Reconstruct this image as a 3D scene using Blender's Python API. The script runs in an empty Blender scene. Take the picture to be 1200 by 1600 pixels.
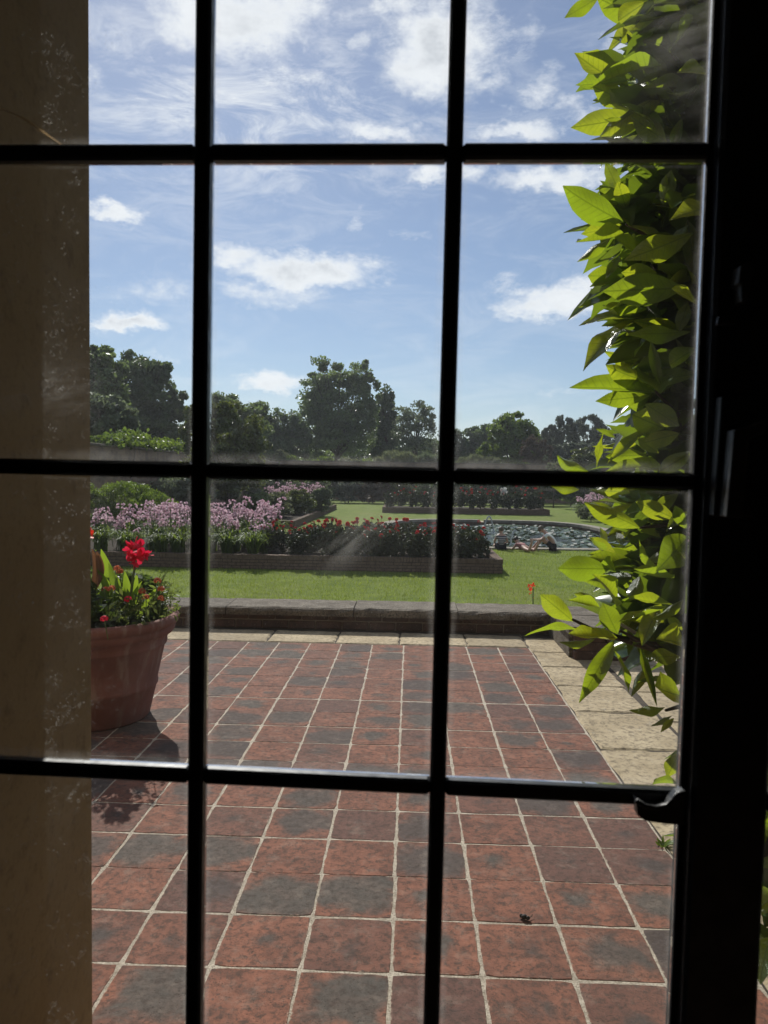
import bpy, math, random
import numpy as np
from mathutils import Vector, Matrix, noise as mnoise

# ------------------------------------------------------------------ camera, sky, sun, exposure
SC = bpy.context.scene
COL = SC.collection
F, PITCH, ROLL, YAW = 1180.0, 0.0489, 0.01535, -0.0339
EYE = Vector((0.0, 0.0, 1.309))
_cy, _sy, _cp, _sp = math.cos(YAW), math.sin(YAW), math.cos(PITCH), math.sin(PITCH)
FWD = Vector((_sy*_cp, _cy*_cp, -_sp))
_r0 = Vector((_cy, -_sy, 0)); _u0 = _r0.cross(FWD)
RIGHT = _r0*math.cos(ROLL) + _u0*math.sin(ROLL)
UP = -_r0*math.sin(ROLL) + _u0*math.cos(ROLL)

def ray(px, py):
    return RIGHT*((px-600)/F) - UP*((py-800)/F) + FWD
def at(px, py, d):
    return EYE + ray(px, py)*d
def ground(px, py, z):
    d = ray(px, py)
    return EYE + d*((z-EYE.z)/d.z)

cam_d = bpy.data.cameras.new('camera')
cam = bpy.data.objects.new('camera', cam_d); COL.objects.link(cam)
cam_d.sensor_fit = 'HORIZONTAL'; cam_d.sensor_width = 36.0; cam_d.lens = 36.0*F/1200
cam_d.clip_start = 0.02; cam_d.clip_end = 6000
cam.matrix_world = Matrix(((RIGHT.x, UP.x, -FWD.x, 0), (RIGHT.y, UP.y, -FWD.y, 0), (RIGHT.z, UP.z, -FWD.z, EYE.z), (0, 0, 0, 1)))
cam_d.dof.use_dof = True; cam_d.dof.focus_distance = 4.5; cam_d.dof.aperture_fstop = 17.0
SC.camera = cam

HAZE = 0.00042
SUN_EL, SUN_AZ = math.radians(39.0), math.radians(-17.0)      # azimuth from +Y towards +X
SUN_DIR = Vector((math.sin(SUN_AZ)*math.cos(SUN_EL), math.cos(SUN_AZ)*math.cos(SUN_EL), math.sin(SUN_EL)))
sl = bpy.data.lights.new('sun', 'SUN'); sl.energy = 4.6; sl.angle = math.radians(0.5); sl.color = (1.0, 0.955, 0.88)
so = bpy.data.objects.new('sun', sl); COL.objects.link(so)
so.rotation_euler = (-SUN_DIR).to_track_quat('-Z', 'Y').to_euler(); so.location = (0, 0, 60)

SC.view_settings.view_transform = 'Standard'; SC.view_settings.look = 'None'
SC.view_settings.exposure = 0.14; SC.view_settings.gamma = 1.0; SC.view_settings.use_curve_mapping = False
SC.render.engine = 'CYCLES'
SC.cycles.max_bounces = 8; SC.cycles.transparent_max_bounces = 24; SC.cycles.transmission_bounces = 6
SC.cycles.use_denoising = True
SC.cycles.sample_clamp_indirect = 6.0
SC.cycles.caustics_reflective = False; SC.cycles.caustics_refractive = False

class NT:
    """small helper around a node tree"""
    def __init__(s, tree):
        s.t = tree; s.n = tree.nodes; s.l = tree.links
    def add(s, typ, **kw):
        n = s.n.new(typ)
        for k, v in kw.items(): setattr(n, k, v)
        return n
    def put(s, sock, v):
        if isinstance(v, bpy.types.NodeSocket): s.l.new(v, sock)
        elif v is not None:
            if sock.type == 'RGBA' and len(v) == 3: v = (*v, 1)
            sock.default_value = v
    def m(s, op, a, b=None, c=None, clamp=False):
        n = s.add('ShaderNodeMath', operation=op, use_clamp=clamp)
        for i, v in enumerate((a, b, c)): s.put(n.inputs[i], v)
        return n.outputs[0]
    def vm(s, op, a, b=None, scale=None):
        n = s.add('ShaderNodeVectorMath', operation=op)
        s.put(n.inputs[0], a)
        if b is not None: s.put(n.inputs[1], b)
        if scale is not None: s.put(n.inputs['Scale'], scale)
        return n.outputs['Value'] if op in ('LENGTH', 'DOT_PRODUCT', 'DISTANCE') else n.outputs[0]
    def noise(s, vec, scale, detail=4, rough=0.55, dist=0.0):
        n = s.add('ShaderNodeTexNoise'); s.put(n.inputs['Vector'], vec)
        n.inputs['Scale'].default_value = scale; n.inputs['Detail'].default_value = detail
        n.inputs['Roughness'].default_value = rough; n.inputs['Distortion'].default_value = dist
        return n.outputs['Fac']
    def vor(s, vec, scale, feature='F1', out='Distance', rand=1.0):
        n = s.add('ShaderNodeTexVoronoi', feature=feature); s.put(n.inputs['Vector'], vec)
        n.inputs['Scale'].default_value = scale; n.inputs['Randomness'].default_value = rand
        return n.outputs[out]
    def ss(s, x, a, b, lo=0.0, hi=1.0):
        n = s.add('ShaderNodeMapRange', interpolation_type='SMOOTHSTEP'); s.put(n.inputs[0], x)
        for i, v in enumerate((a, b, lo, hi)): s.put(n.inputs[i+1], v)
        return n.outputs[0]
    def mix(s, f, a, b, blend='MIX'):
        n = s.add('ShaderNodeMix', data_type='RGBA', blend_type=blend)
        s.put(n.inputs[0], f); s.put(n.inputs[6], a); s.put(n.inputs[7], b)
        return n.outputs[2]
    def bump(s, h, strength=0.3, dist=0.01, normal=None):
        n = s.add('ShaderNodeBump'); s.put(n.inputs['Height'], h)
        n.inputs['Strength'].default_value = strength; n.inputs['Distance'].default_value = dist
        if normal is not None: s.put(n.inputs['Normal'], normal)
        return n.outputs[0]
    def map(s, vec, loc=(0, 0, 0), rot=(0, 0, 0), scale=(1, 1, 1)):
        n = s.add('ShaderNodeMapping'); s.put(n.inputs['Vector'], vec)
        n.inputs['Location'].default_value = loc; n.inputs['Rotation'].default_value = rot; n.inputs['Scale'].default_value = scale
        return n.outputs[0]
    def coord(s, k='Object'):
        return s.add('ShaderNodeTexCoord').outputs[k]
    def sep(s, v):
        n = s.add('ShaderNodeSeparateXYZ'); s.put(n.inputs[0], v); return n.outputs
    def comb(s, x, y, z):
        n = s.add('ShaderNodeCombineXYZ')
        for i, v in enumerate((x, y, z)): s.put(n.inputs[i], v)
        return n.outputs[0]

# ---- world: Nishita sky with procedural clouds laid over it by direction
world = bpy.data.worlds.new('World'); SC.world = world; world.use_nodes = True
W = NT(world.node_tree); W.n.clear()
sky = W.add('ShaderNodeTexSky', sky_type='NISHITA', sun_disc=False)
sky.sun_elevation = SUN_EL; sky.sun_rotation = SUN_AZ; sky.air_density = 1.0; sky.dust_density = 0.3; sky.ozone_density = 4.2
sky.altitude = 50
SKY_STRENGTH = 0.078
dirv = W.coord('Generated')
dx, dy, dz = W.sep(dirv)
az = W.m('ARCTAN2', dx, dy); el = W.m('ARCSINE', dz)
sv = W.map(dirv, scale=(1, 1, 1.9))
def wc(scale, amp, loc):
    n = W.add('ShaderNodeTexNoise'); W.put(n.inputs['Vector'], W.map(dirv, loc=loc, scale=(1, 1, 1.6))); n.inputs['Scale'].default_value = scale; n.inputs['Detail'].default_value = 6; n.inputs['Roughness'].default_value = 0.62
    r, g, b = W.sep(n.outputs['Color']); return W.m('MULTIPLY', W.m('SUBTRACT', r, 0.5), amp), W.m('MULTIPLY', W.m('SUBTRACT', g, 0.5), amp*0.6)
wa, we = wc(14.0, 0.085, (0, 0, 0)); wa2, we2 = wc(50.0, 0.03, (3, 1, 2))
azw = W.m('ADD', az, W.m('ADD', wa, wa2)); elw = W.m('ADD', el, W.m('ADD', we, we2))
# (px, py, rx, ry, weight) of the clouds that stand over the garden
CLOUDS = [(180, 60, 40, 30, .5), (215, 170, 70, 40, .55), (150, 205, 50, 20, .5), (760, 100, 40, 40, .6), (560, 20, 60, 26, .55), (825, 60, 40, 40, .45), (395, 40, 95, 52, 1.0), (300, 35, 60, 60, .8), (470, 35, 45, 40, .7), (690, 85, 78, 62, 1.05), (655, 110, 48, 42, .8), (735, 50, 50, 50, .75), (640, 8, 70, 22, .75),
          (600, 205, 55, 20, .85), (850, 140, 42, 32, .72), (905, 180, 40, 28, .7), (810, 206, 75, 18, .8),
          (860, 278, 85, 24, 1.0), (672, 272, 34, 18, .95), (735, 268, 34, 20, .75), (168, 326, 38, 17, 1.05),
          (470, 425, 92, 28, 1.08), (365, 408, 40, 20, .85), (400, 462, 110, 24, .62), (235, 458, 95, 26, .62),
          (198, 503, 50, 16, 1.05), (865, 476, 80, 32, 1.08), (925, 455, 45, 26, .8), (800, 450, 30, 25, .6),
          (425, 600, 52, 14, .9), (790, 626, 40, 7, .55), (860, 620, 60, 10, .5), (240, 556, 50, 9, .5), (550, 350, 24, 20, .58), (640, 372, 50, 14, .52), (555, 68, 22, 14, .6),
          (1010, 100, 70, 60, .8), (1050, 330, 60, 40, .7), (455, 108, 26, 16, .65), (60, 120, 90, 50, .8), (20, 420, 70, 40, .8)]
dens = None
for (px, py, rx, ry, wt) in CLOUDS:
    d0 = ray(px, py).normalized()
    a0 = math.atan2(d0.x, d0.y); e0 = math.asin(d0.z)
    u_ = W.m('MULTIPLY', W.m('SUBTRACT', azw, a0), F/rx*0.78)
    v_ = W.m('MULTIPLY', W.m('SUBTRACT', elw, e0), F/ry*0.86)
    # flat bases: the lower half falls off faster
    v_ = W.m('MULTIPLY', v_, W.m('MULTIPLY_ADD', W.m('LESS_THAN', v_, 0.0), 0.35, 1.0))
    q = W.m('ADD', W.m('MULTIPLY', u_, u_), W.m('MULTIPLY', v_, v_))
    g = W.m('MULTIPLY', W.m('EXPONENT', W.m('MULTIPLY', q, -0.75)), wt)
    dens = g if dens is None else W.m('MAXIMUM', dens, g)
n1 = W.noise(sv, 11.0, 12, 0.66, 0.3)
n2 = W.noise(sv, 38.0, 10, 0.7, 0.2)
nn = W.m('ADD', W.m('MULTIPLY', W.m('SUBTRACT', n1, 0.5), 1.5), W.m('MULTIPLY', W.m('SUBTRACT', n2, 0.5), 0.95))
# outside the view the same broken cumulus goes on
away = W.ss(az, 0.62, 0.85); away2 = W.ss(az, -0.62, -0.85)
generic = W.m('MULTIPLY', W.m('MAXIMUM', W.m('MAXIMUM', away, away2), W.ss(el, 0.70, 0.9)), W.ss(W.noise(sv, 3.2, 3, 0.5), 0.47, 0.66))
dens = W.m('MAXIMUM', dens, W.m('MULTIPLY', generic, 0.9))
body = W.m('ADD', dens, W.m('MULTIPLY', nn, 0.72))
cov = W.ss(body, 0.34, 0.98)
# thin high streaks
ci = W.noise(W.map(dirv, rot=(0, 0.35, 0.0), scale=(2.2, 2.2, 7.0)), 3.6, 10, 0.7, 0.9)
d1 = ray(390, 165).normalized()
a1, e1 = math.atan2(d1.x, d1.y), math.asin(d1.z)
qq = W.m('ADD', W.m('POWER', W.m('ABSOLUTE', W.m('MULTIPLY', W.m('SUBTRACT', az, a1), 6.2)), 2.0), W.m('POWER', W.m('ABSOLUTE', W.m('MULTIPLY', W.m('SUBTRACT', el, e1), 15.0)), 2.0))
cir = W.m('MULTIPLY', W.m('ADD', W.m('MULTIPLY', W.m('EXPONENT', W.m('MULTIPLY', qq, -0.7)), 0.95), 0.19), W.ss(ci, 0.40, 0.70))
cov = W.m('MAXIMUM', cov, cir)
lowsun = W.ss(W.noise(W.map(dirv, loc=(0.0, 0.0, 0.03), scale=(1, 1, 1.9)), 16.0, 6, 0.6), 0.35, 0.7)
core = W.m('MULTIPLY', W.ss(body, 0.75, 1.35), lowsun)
ccol = W.mix(core, (11.2, 11.4, 11.7), (6.6, 6.9, 7.4))
veil = W.mix(0.16, sky.outputs[0], (5.6, 5.7, 6.7))       # thin even cirrus veil
skyc = W.mix(W.m('MULTIPLY', cov, 0.93), veil, ccol)
bg = W.add('ShaderNodeBackground'); W.put(bg.inputs[0], skyc); bg.inputs[1].default_value = SKY_STRENGTH
wo = W.add('ShaderNodeOutputWorld'); W.l.new(bg.outputs[0], wo.inputs[0])
world.cycles.sampling_method = 'MANUAL'; world.cycles.sample_map_resolution = 1024

# ------------------------------------------------------------------ mesh helpers
class MB:
    def __init__(s): s.v = []; s.f = []; s.mi = []; s.cur = 0
    def add(s, vs, fs):
        o = len(s.v); s.v.extend([tuple(p) for p in vs]); s.f.extend([tuple(i+o for i in f) for f in fs]); s.mi.extend([s.cur]*len(fs)); return s
    def box(s, a, b, bev=0.0):
        (x0, y0, z0), (x1, y1, z1) = a, b
        if bev <= 0:
            vs = [(x0,y0,z0),(x1,y0,z0),(x1,y1,z0),(x0,y1,z0),(x0,y0,z1),(x1,y0,z1),(x1,y1,z1),(x0,y1,z1)]
            return s.add(vs, [(0,3,2,1),(4,5,6,7),(0,1,5,4),(1,2,6,5),(2,3,7,6),(3,0,4,7)])
        e = bev
        vs, idx = [], {}
        for i, X in enumerate((x0, x1)):
            for j, Y in enumerate((y0, y1)):
                for k, Z in enumerate((z0, z1)):
                    sx, sy_, sz = (1-2*i)*e, (1-2*j)*e, (1-2*k)*e
                    idx[i,j,k] = len(vs); vs += [(X, Y+sy_, Z+sz), (X+sx, Y, Z+sz), (X+sx, Y+sy_, Z)]
        I = lambda i,j,k,a: idx[i,j,k]+a
        fs = [(I(0,0,0,0),I(0,0,1,0),I(0,1,1,0),I(0,1,0,0)), (I(1,0,0,0),I(1,1,0,0),I(1,1,1,0),I(1,0,1,0)),
              (I(0,0,0,1),I(1,0,0,1),I(1,0,1,1),I(0,0,1,1)), (I(0,1,0,1),I(0,1,1,1),I(1,1,1,1),I(1,1,0,1)),
              (I(0,0,0,2),I(0,1,0,2),I(1,1,0,2),I(1,0,0,2)), (I(0,0,1,2),I(1,0,1,2),I(1,1,1,2),I(0,1,1,2))]
        for j in (0,1):
            for k in (0,1): fs.append((I(0,j,k,1),I(1,j,k,1),I(1,j,k,2),I(0,j,k,2)) if j == k else (I(0,j,k,2),I(1,j,k,2),I(1,j,k,1),I(0,j,k,1)))
        for i in (0,1):
            for k in (0,1): fs.append((I(i,0,k,0),I(i,1,k,0),I(i,1,k,2),I(i,0,k,2)) if i != k else (I(i,0,k,2),I(i,1,k,2),I(i,1,k,0),I(i,0,k,0)))
        for i in (0,1):
            for j in (0,1): fs.append((I(i,j,0,0),I(i,j,1,0),I(i,j,1,1),I(i,j,0,1)) if i == j else (I(i,j,0,1),I(i,j,1,1),I(i,j,1,0),I(i,j,0,0)))
        for i in (0,1):
            for j in (0,1):
                for k in (0,1): fs.append((I(i,j,k,0),I(i,j,k,1),I(i,j,k,2)))
        return s.add(vs, fs)
    def tube(s, pts, rad, n=6, cap=True):
        pts = [Vector(p) for p in pts]
        if not isinstance(rad, (list, tuple)): rad = [rad]*len(pts)
        rings = []; vs = []; fs = []
        for i, p in enumerate(pts):
            t = (pts[min(i+1, len(pts)-1)] - pts[max(i-1, 0)])
            t = t.normalized() if t.length > 1e-9 else Vector((0, 0, 1))
            a = t.orthogonal().normalized() if i == 0 else (a - t*a.dot(t)).normalized()
            b = t.cross(a)
            for k in range(n):
                w = 2*math.pi*k/n; vs.append(p + (a*math.cos(w)+b*math.sin(w))*rad[i])
        for i in range(len(pts)-1):
            for k in range(n): fs.append((i*n+k, i*n+(k+1)%n, (i+1)*n+(k+1)%n, (i+1)*n+k))
        if cap:
            fs.append(tuple(range(n-1, -1, -1))); fs.append(tuple((len(pts)-1)*n+k for k in range(n)))
        return s.add(vs, fs)
    def lathe(s, prof, c=(0, 0, 0), n=48, sx=1, sy=1):
        vs = []; fs = []
        for (r, z) in prof:
            for k in range(n):
                w = 2*math.pi*k/n; vs.append((c[0]+r*sx*math.cos(w), c[1]+r*sy*math.sin(w), c[2]+z))
        for i in range(len(prof)-1):
            for k in range(n): fs.append((i*n+k, i*n+(k+1)%n, (i+1)*n+(k+1)%n, (i+1)*n+k))
        return s.add(vs, fs)
    def ball(s, c, r, nu=10, nv=7, M=None):
        rx, ry, rz = (r, r, r) if not isinstance(r, (tuple, list)) else r
        vs = []; fs = []
        for i in range(nv+1):
            th = math.pi*i/nv
            for k in range(nu):
                w = 2*math.pi*k/nu
                p = Vector((rx*math.sin(th)*math.cos(w), ry*math.sin(th)*math.sin(w), rz*math.cos(th)))
                if M is not None: p = M @ p
                vs.append(p + Vector(c))
        for i in range(nv):
            for k in range(nu): fs.append((i*nu+k, (i+1)*nu+k, (i+1)*nu+(k+1)%nu, i*nu+(k+1)%nu))
        return s.add(vs, fs)
    def mesh(s, name, mats, smooth=False):
        me = bpy.data.meshes.new(name); me.from_pydata(s.v, [], s.f)
        for m in (mats if isinstance(mats, (list, tuple)) else [mats]): me.materials.append(m)
        if any(s.mi): me.polygons.foreach_set('material_index', s.mi)
        if smooth: me.polygons.foreach_set('use_smooth', [True]*len(s.f))
        me.update(); return me
    def build(s, name, mats, parent=None, smooth=False):
        return link(name, s.mesh(name, mats, smooth), parent)

def np_mesh(name, V, Q, mat, smooth=False, mi=None):
    """V (n,3), Q (m,4) quads or (m,3) tris"""
    me = bpy.data.meshes.new(name); k = Q.shape[1]
    me.vertices.add(len(V)); me.vertices.foreach_set('co', V.astype(np.float32).ravel())
    me.loops.add(Q.size); me.loops.foreach_set('vertex_index', Q.astype(np.int32).ravel())
    me.polygons.add(len(Q)); me.polygons.foreach_set('loop_start', np.arange(0, Q.size, k, dtype=np.int32))
    me.polygons.foreach_set('loop_total', np.full(len(Q), k, dtype=np.int32))
    for m in (mat if isinstance(mat, (list, tuple)) else [mat]): me.materials.append(m)
    if mi is not None: me.polygons.foreach_set('material_index', mi.astype(np.int32))
    if smooth: me.polygons.foreach_set('use_smooth', np.ones(len(Q), dtype=bool))
    me.update(calc_edges=True); me.validate(); return me

def link(name, data, parent=None):
    o = bpy.data.objects.new(name, data); COL.objects.link(o)
    if parent is not None: o.parent = parent
    return o
def tag(o, label, cat=None, group=None, kind=None):
    if label: o['label'] = label
    if cat: o['category'] = cat
    if group: o['group'] = group
    if kind: o['kind'] = kind
    return o
def thing(name, label, cat, loc=(0, 0, 0), rz=0.0, group=None):
    o = link(name, None); o.location = loc; o.rotation_euler = (0, 0, rz); o.empty_display_size = 0.1
    return tag(o, label, cat, group)
ORD = ['first', 'second', 'third', 'fourth', 'fifth', 'sixth', 'seventh', 'eighth', 'ninth', 'tenth', 'eleventh', 'twelfth', 'thirteenth',
       'fourteenth', 'fifteenth', 'sixteenth', 'seventeenth', 'eighteenth', 'nineteenth', 'twentieth']

def new_mat(name):
    m = bpy.data.materials.new(name); m.use_nodes = True
    t = NT(m.node_tree); t.n.clear()
    t.out = t.add('ShaderNodeOutputMaterial'); return m, t
def principled(t, col, rough=0.8, normal=None, spec=0.5, metal=0.0):
    b = t.add('ShaderNodeBsdfPrincipled'); t.put(b.inputs['Base Color'], col); t.put(b.inputs['Roughness'], rough)
    b.inputs['Specular IOR Level'].default_value = spec; b.inputs['Metallic'].default_value = metal
    if normal is not None: t.put(b.inputs['Normal'], normal)
    return b
def simple(name, col, rough=0.8, spec=0.4, nscale=30, var=0.25, bump=0.0):
    m, t = new_mat(name); c = t.coord()
    n = t.noise(c, nscale, 5, 0.6)
    cc = t.mix(n, [x*(1-var) for x in col], [min(1, x*(1+var)) for x in col])
    b = principled(t, cc, rough, t.bump(n, bump, 0.01) if bump else None, spec)
    t.l.new(b.outputs[0], t.out.inputs[0]); return m

# ------------------------------------------------------------------ materials
def m_tile():
    m, t = new_mat('quarry_tile'); c = t.coord()
    rnd = t.add('ShaderNodeObjectInfo').outputs['Random']
    off = t.vm('ADD', c, t.vm('SCALE', (37.1, 91.7, 13.3), scale=rnd))
    r2 = t.m('FRACT', t.m('MULTIPLY', rnd, 17.31)); r3 = t.m('FRACT', t.m('MULTIPLY', rnd, 53.77)); r4 = t.m('FRACT', t.m('MULTIPLY', rnd, 7.93))
    n1 = t.noise(off, 9, 6, 0.66, 0.4); n2 = t.noise(off, 48, 8, 0.75, 0.3); n3 = t.noise(off, 210, 4, 0.7)
    base = t.mix(t.ss(n1, 0.3, 0.72), (0.145, 0.066, 0.046), (0.285, 0.118, 0.075))
    base = t.mix(t.m('MULTIPLY', t.ss(r2, 0.45, 1.0), 0.85), base, (0.125, 0.068, 0.056))
    # grey heart left by the kiln
    x, y, z = t.sep(c)
    cx = t.m('MULTIPLY', t.m('SUBTRACT', r3, 0.5), 0.07); cyy = t.m('MULTIPLY', t.m('SUBTRACT', r4, 0.5), 0.07)
    dd = t.m('SQRT', t.m('ADD', t.m('POWER', t.m('ABSOLUTE', t.m('SUBTRACT', x, cx)), 2.0), t.m('POWER', t.m('ABSOLUTE', t.m('MULTIPLY', t.m('SUBTRACT', y, cyy), 1.15)), 2.0)))
    dd = t.m('ADD', dd, t.m('MULTIPLY', t.m('SUBTRACT', n1, 0.5), 0.22))
    size = t.ss(r4, 0.0, 0.95, -0.02, 0.14)
    heart = t.m('SUBTRACT', 1.0, t.ss(t.m('SUBTRACT', t.m('ADD', dd, t.m('MULTIPLY', t.m('SUBTRACT', n2, 0.5), 0.06)), size), -0.04, 0.04))
    heart = t.m('MULTIPLY', heart, t.m('MULTIPLY_ADD', n2, 0.5, 0.55), clamp=True)
    base = t.mix(heart, base, t.mix(r2, (0.074, 0.084, 0.076), (0.062, 0.056, 0.054)))
    base = t.mix(t.ss(n2, 0.44, 0.64, 0, 0.82), base, (0.068, 0.050, 0.042))
    base = t.mix(t.ss(t.noise(t.vm('ADD', off, (2, 7, 1)), 16, 7, 0.7), 0.50, 0.72, 0, 0.30), base, (0.30, 0.235, 0.19))
    base = t.mix(t.ss(n3, 0.52, 0.75, 0, 0.5), base, (0.06, 0.045, 0.038))
    blot = t.ss(t.vor(off, 26), 0.10, 0.16); base = t.mix(t.m('MULTIPLY', t.m('SUBTRACT', 1.0, blot), t.ss(n1, 0.5, 0.6, 0, 0.6)), base, (0.05, 0.05, 0.047))
    lime = t.ss(t.noise(t.vm('ADD', off, (5, 5, 5)), 34, 5, 0.75), 0.68, 0.76)
    base = t.mix(t.m('MULTIPLY', lime, 0.45), base, (0.42, 0.37, 0.31))
    edgd = t.m('SUBTRACT', 0.1145, t.m('MAXIMUM', t.m('ABSOLUTE', x), t.m('SUBTRACT', t.m('ABSOLUTE', y), 0.0018)))
    smear = t.m('MULTIPLY', t.ss(t.m('ADD', edgd, t.m('MULTIPLY', t.noise(off, 75, 5, 0.7), 0.024)), 0.0128, 0.0072), 0.6)
    base = t.mix(smear, base, (0.56, 0.48, 0.37))
    crk = t.m('SUBTRACT', 1.0, t.ss(t.vor(t.vm('ADD', off, t.vm('SCALE', (0.3, 0.3, 0.3), scale=n1)), 11, 'DISTANCE_TO_EDGE'), 0.0, 0.018))
    crk = t.m('MULTIPLY', crk, t.ss(t.noise(off, 7, 3), 0.60, 0.68))
    base = t.mix(t.m('MULTIPLY', crk, 0.7), base, (0.05, 0.04, 0.034))
    pits = t.ss(t.vor(off, 130), 0.10, 0.26)
    pitm = t.ss(t.noise(off, 22, 2), 0.42, 0.6)
    pit = t.m('MAXIMUM', pits, t.m('SUBTRACT', 1.0, pitm))
    base = t.mix(pit, t.mix(0.65, base, (0.03, 0.022, 0.018)), base)
    h = t.m('ADD', t.m('MULTIPLY', n2, 0.6), t.m('ADD', t.m('MULTIPLY', n3, 0.35), t.m('MULTIPLY', pit, 0.5)))
    b = principled(t, base, t.ss(n2, 0.3, 0.7, 0.8, 0.95), t.bump(h, 0.6, 0.004), 0.18)
    t.l.new(b.outputs[0], t.out.inputs[0]); return m

def m_stone(name, c0, c1, dark, scale=6, bump=0.6, lich=0.35, perobj=True, mott=0.75):
    m, t = new_mat(name); c = t.coord()
    if perobj:
        rnd = t.add('ShaderNodeObjectInfo').outputs['Random']
        c = t.vm('ADD', c, t.vm('SCALE', (31.0, 17.0, 23.0), scale=rnd))
    n1 = t.noise(c, scale, 6, 0.62); n2 = t.noise(c, scale*9, 6, 0.7); n3 = t.noise(c, scale*40, 3, 0.6)
    base = t.mix(t.ss(n1, 0.32, 0.68), c0, c1)
    if perobj: base = t.mix(t.m('MULTIPLY', t.m('FRACT', t.m('MULTIPLY', rnd, 9.7)), 0.35), base, dark)
    base = t.mix(t.ss(n2, 0.5-0.06*(mott > 0.8), 0.75-0.08*(mott > 0.8), 0, mott), base, dark)
    base = t.mix(t.ss(n3, 0.5, 0.8, 0, 0.45), base, dark)
    base = t.mix(t.m('MULTIPLY', t.ss(t.noise(t.vm('ADD', c, (9, 9, 9)), scale*5, 6, 0.7), 0.6, 0.68), lich), base, (0.50, 0.48, 0.42))
    h = t.m('ADD', t.m('MULTIPLY', n1, 0.7), t.m('ADD', t.m('MULTIPLY', n2, 0.5), t.m('MULTIPLY', n3, 0.2)))
    b = principled(t, base, 0.9, t.bump(h, bump, 0.01), 0.25)
    t.l.new(b.outputs[0], t.out.inputs[0]); return m

def m_leaf(name, col, trans, rough=0.45, tfac=0.45, spec=0.5, var=0.35, hue=None, by='island'):
    """two sided leaf: glossy surface and light that comes through"""
    m, t = new_mat(name)
    rnd = t.add('ShaderNodeNewGeometry').outputs['Random Per Island'] if by == 'island' else t.add('ShaderNodeObjectInfo').outputs['Random']
    hue = hue or [x*1.25 for x in col]
    cc = t.mix(rnd, [x*(1-var) for x in col], [min(1, x*(1+var)) for x in hue])
    tt = t.mix(t.m('FRACT', t.m('MULTIPLY', rnd, 7.7)), [x*(1-var) for x in trans], [min(1, x*(1+var)) for x in trans])
    p = principled(t, cc, rough, None, spec)
    tr = t.add('ShaderNodeBsdfTranslucent'); t.put(tr.inputs[0], tt)
    mx = t.add('ShaderNodeMixShader'); mx.inputs[0].default_value = tfac
    t.l.new(p.outputs[0], mx.inputs[1]); t.l.new(tr.outputs[0], mx.inputs[2]); t.l.new(mx.outputs[0], t.out.inputs[0])
    return m

def m_magnolia():
    m, t = new_mat('magnolia_leaf'); c = t.coord()          # x along the leaf 0..1, y across
    x, y, z = t.sep(c)
    rnd = t.add('ShaderNodeObjectInfo').outputs['Random']
    geo = t.add('ShaderNodeNewGeometry')
    ay = t.m('ABSOLUTE', y)
    mid = t.m('SUBTRACT', 1.0, t.ss(ay, 0.004, 0.014))
    ph = t.m('SUBTRACT', x, t.m('MULTIPLY', ay, 0.75))
    ph = t.m('ADD', ph, t.m('MULTIPLY', t.noise(c, 6, 2), 0.03))
    w = t.m('ABSOLUTE', t.m('SUBTRACT', t.m('FRACT', t.m('MULTIPLY', ph, 11.0)), 0.5))
    vein = t.m('MULTIPLY', t.m('SUBTRACT', 1.0, t.ss(w, 0.02, 0.09)), t.ss(ay, 0.22, 0.05, 0, 1))
    vv = t.m('MAXIMUM', mid, t.m('MULTIPLY', vein, 0.8))
    nz = t.noise(c, 9, 4, 0.6)
    top = t.mix(rnd, (0.016, 0.042, 0.014), (0.030, 0.070, 0.018))
    under = t.mix(rnd, (0.046, 0.090, 0.032), (0.066, 0.112, 0.042))
    col = t.mix(geo.outputs['Backfacing'], top, under)
    col = t.mix(t.m('MULTIPLY', vv, 0.5), col, (0.10, 0.14, 0.04))
    tr = t.mix(t.m('FRACT', t.m('MULTIPLY', rnd, 5.3)), (0.46, 0.64, 0.022), (0.74, 0.80, 0.03))
    tr = t.mix(t.ss(nz, 0.3, 0.7, 0.0, 0.35), tr, (0.34, 0.46, 0.02))
    tr = t.mix(t.m('MULTIPLY', vv, 0.62), tr, (0.14, 0.22, 0.01))
    blade = t.bump(t.m('ADD', t.m('MULTIPLY', vv, -0.6), t.m('MULTIPLY', nz, 0.6)), 0.45, 0.03)
    p = principled(t, col, t.mix(geo.outputs['Backfacing'], (0.2, 0.2, 0.2), (0.45, 0.45, 0.45)), blade, 0.6)
    p.inputs['Coat Weight'].default_value = 0.35; p.inputs['Coat Roughness'].default_value = 0.13
    tl = t.add('ShaderNodeBsdfTranslucent'); t.put(tl.inputs[0], tr)
    mx = t.add('ShaderNodeMixShader'); mx.inputs[0].default_value = 0.37
    t.l.new(p.outputs[0], mx.inputs[1]); t.l.new(tl.outputs[0], mx.inputs[2]); t.l.new(mx.outputs[0], t.out.inputs[0]); return m

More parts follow.
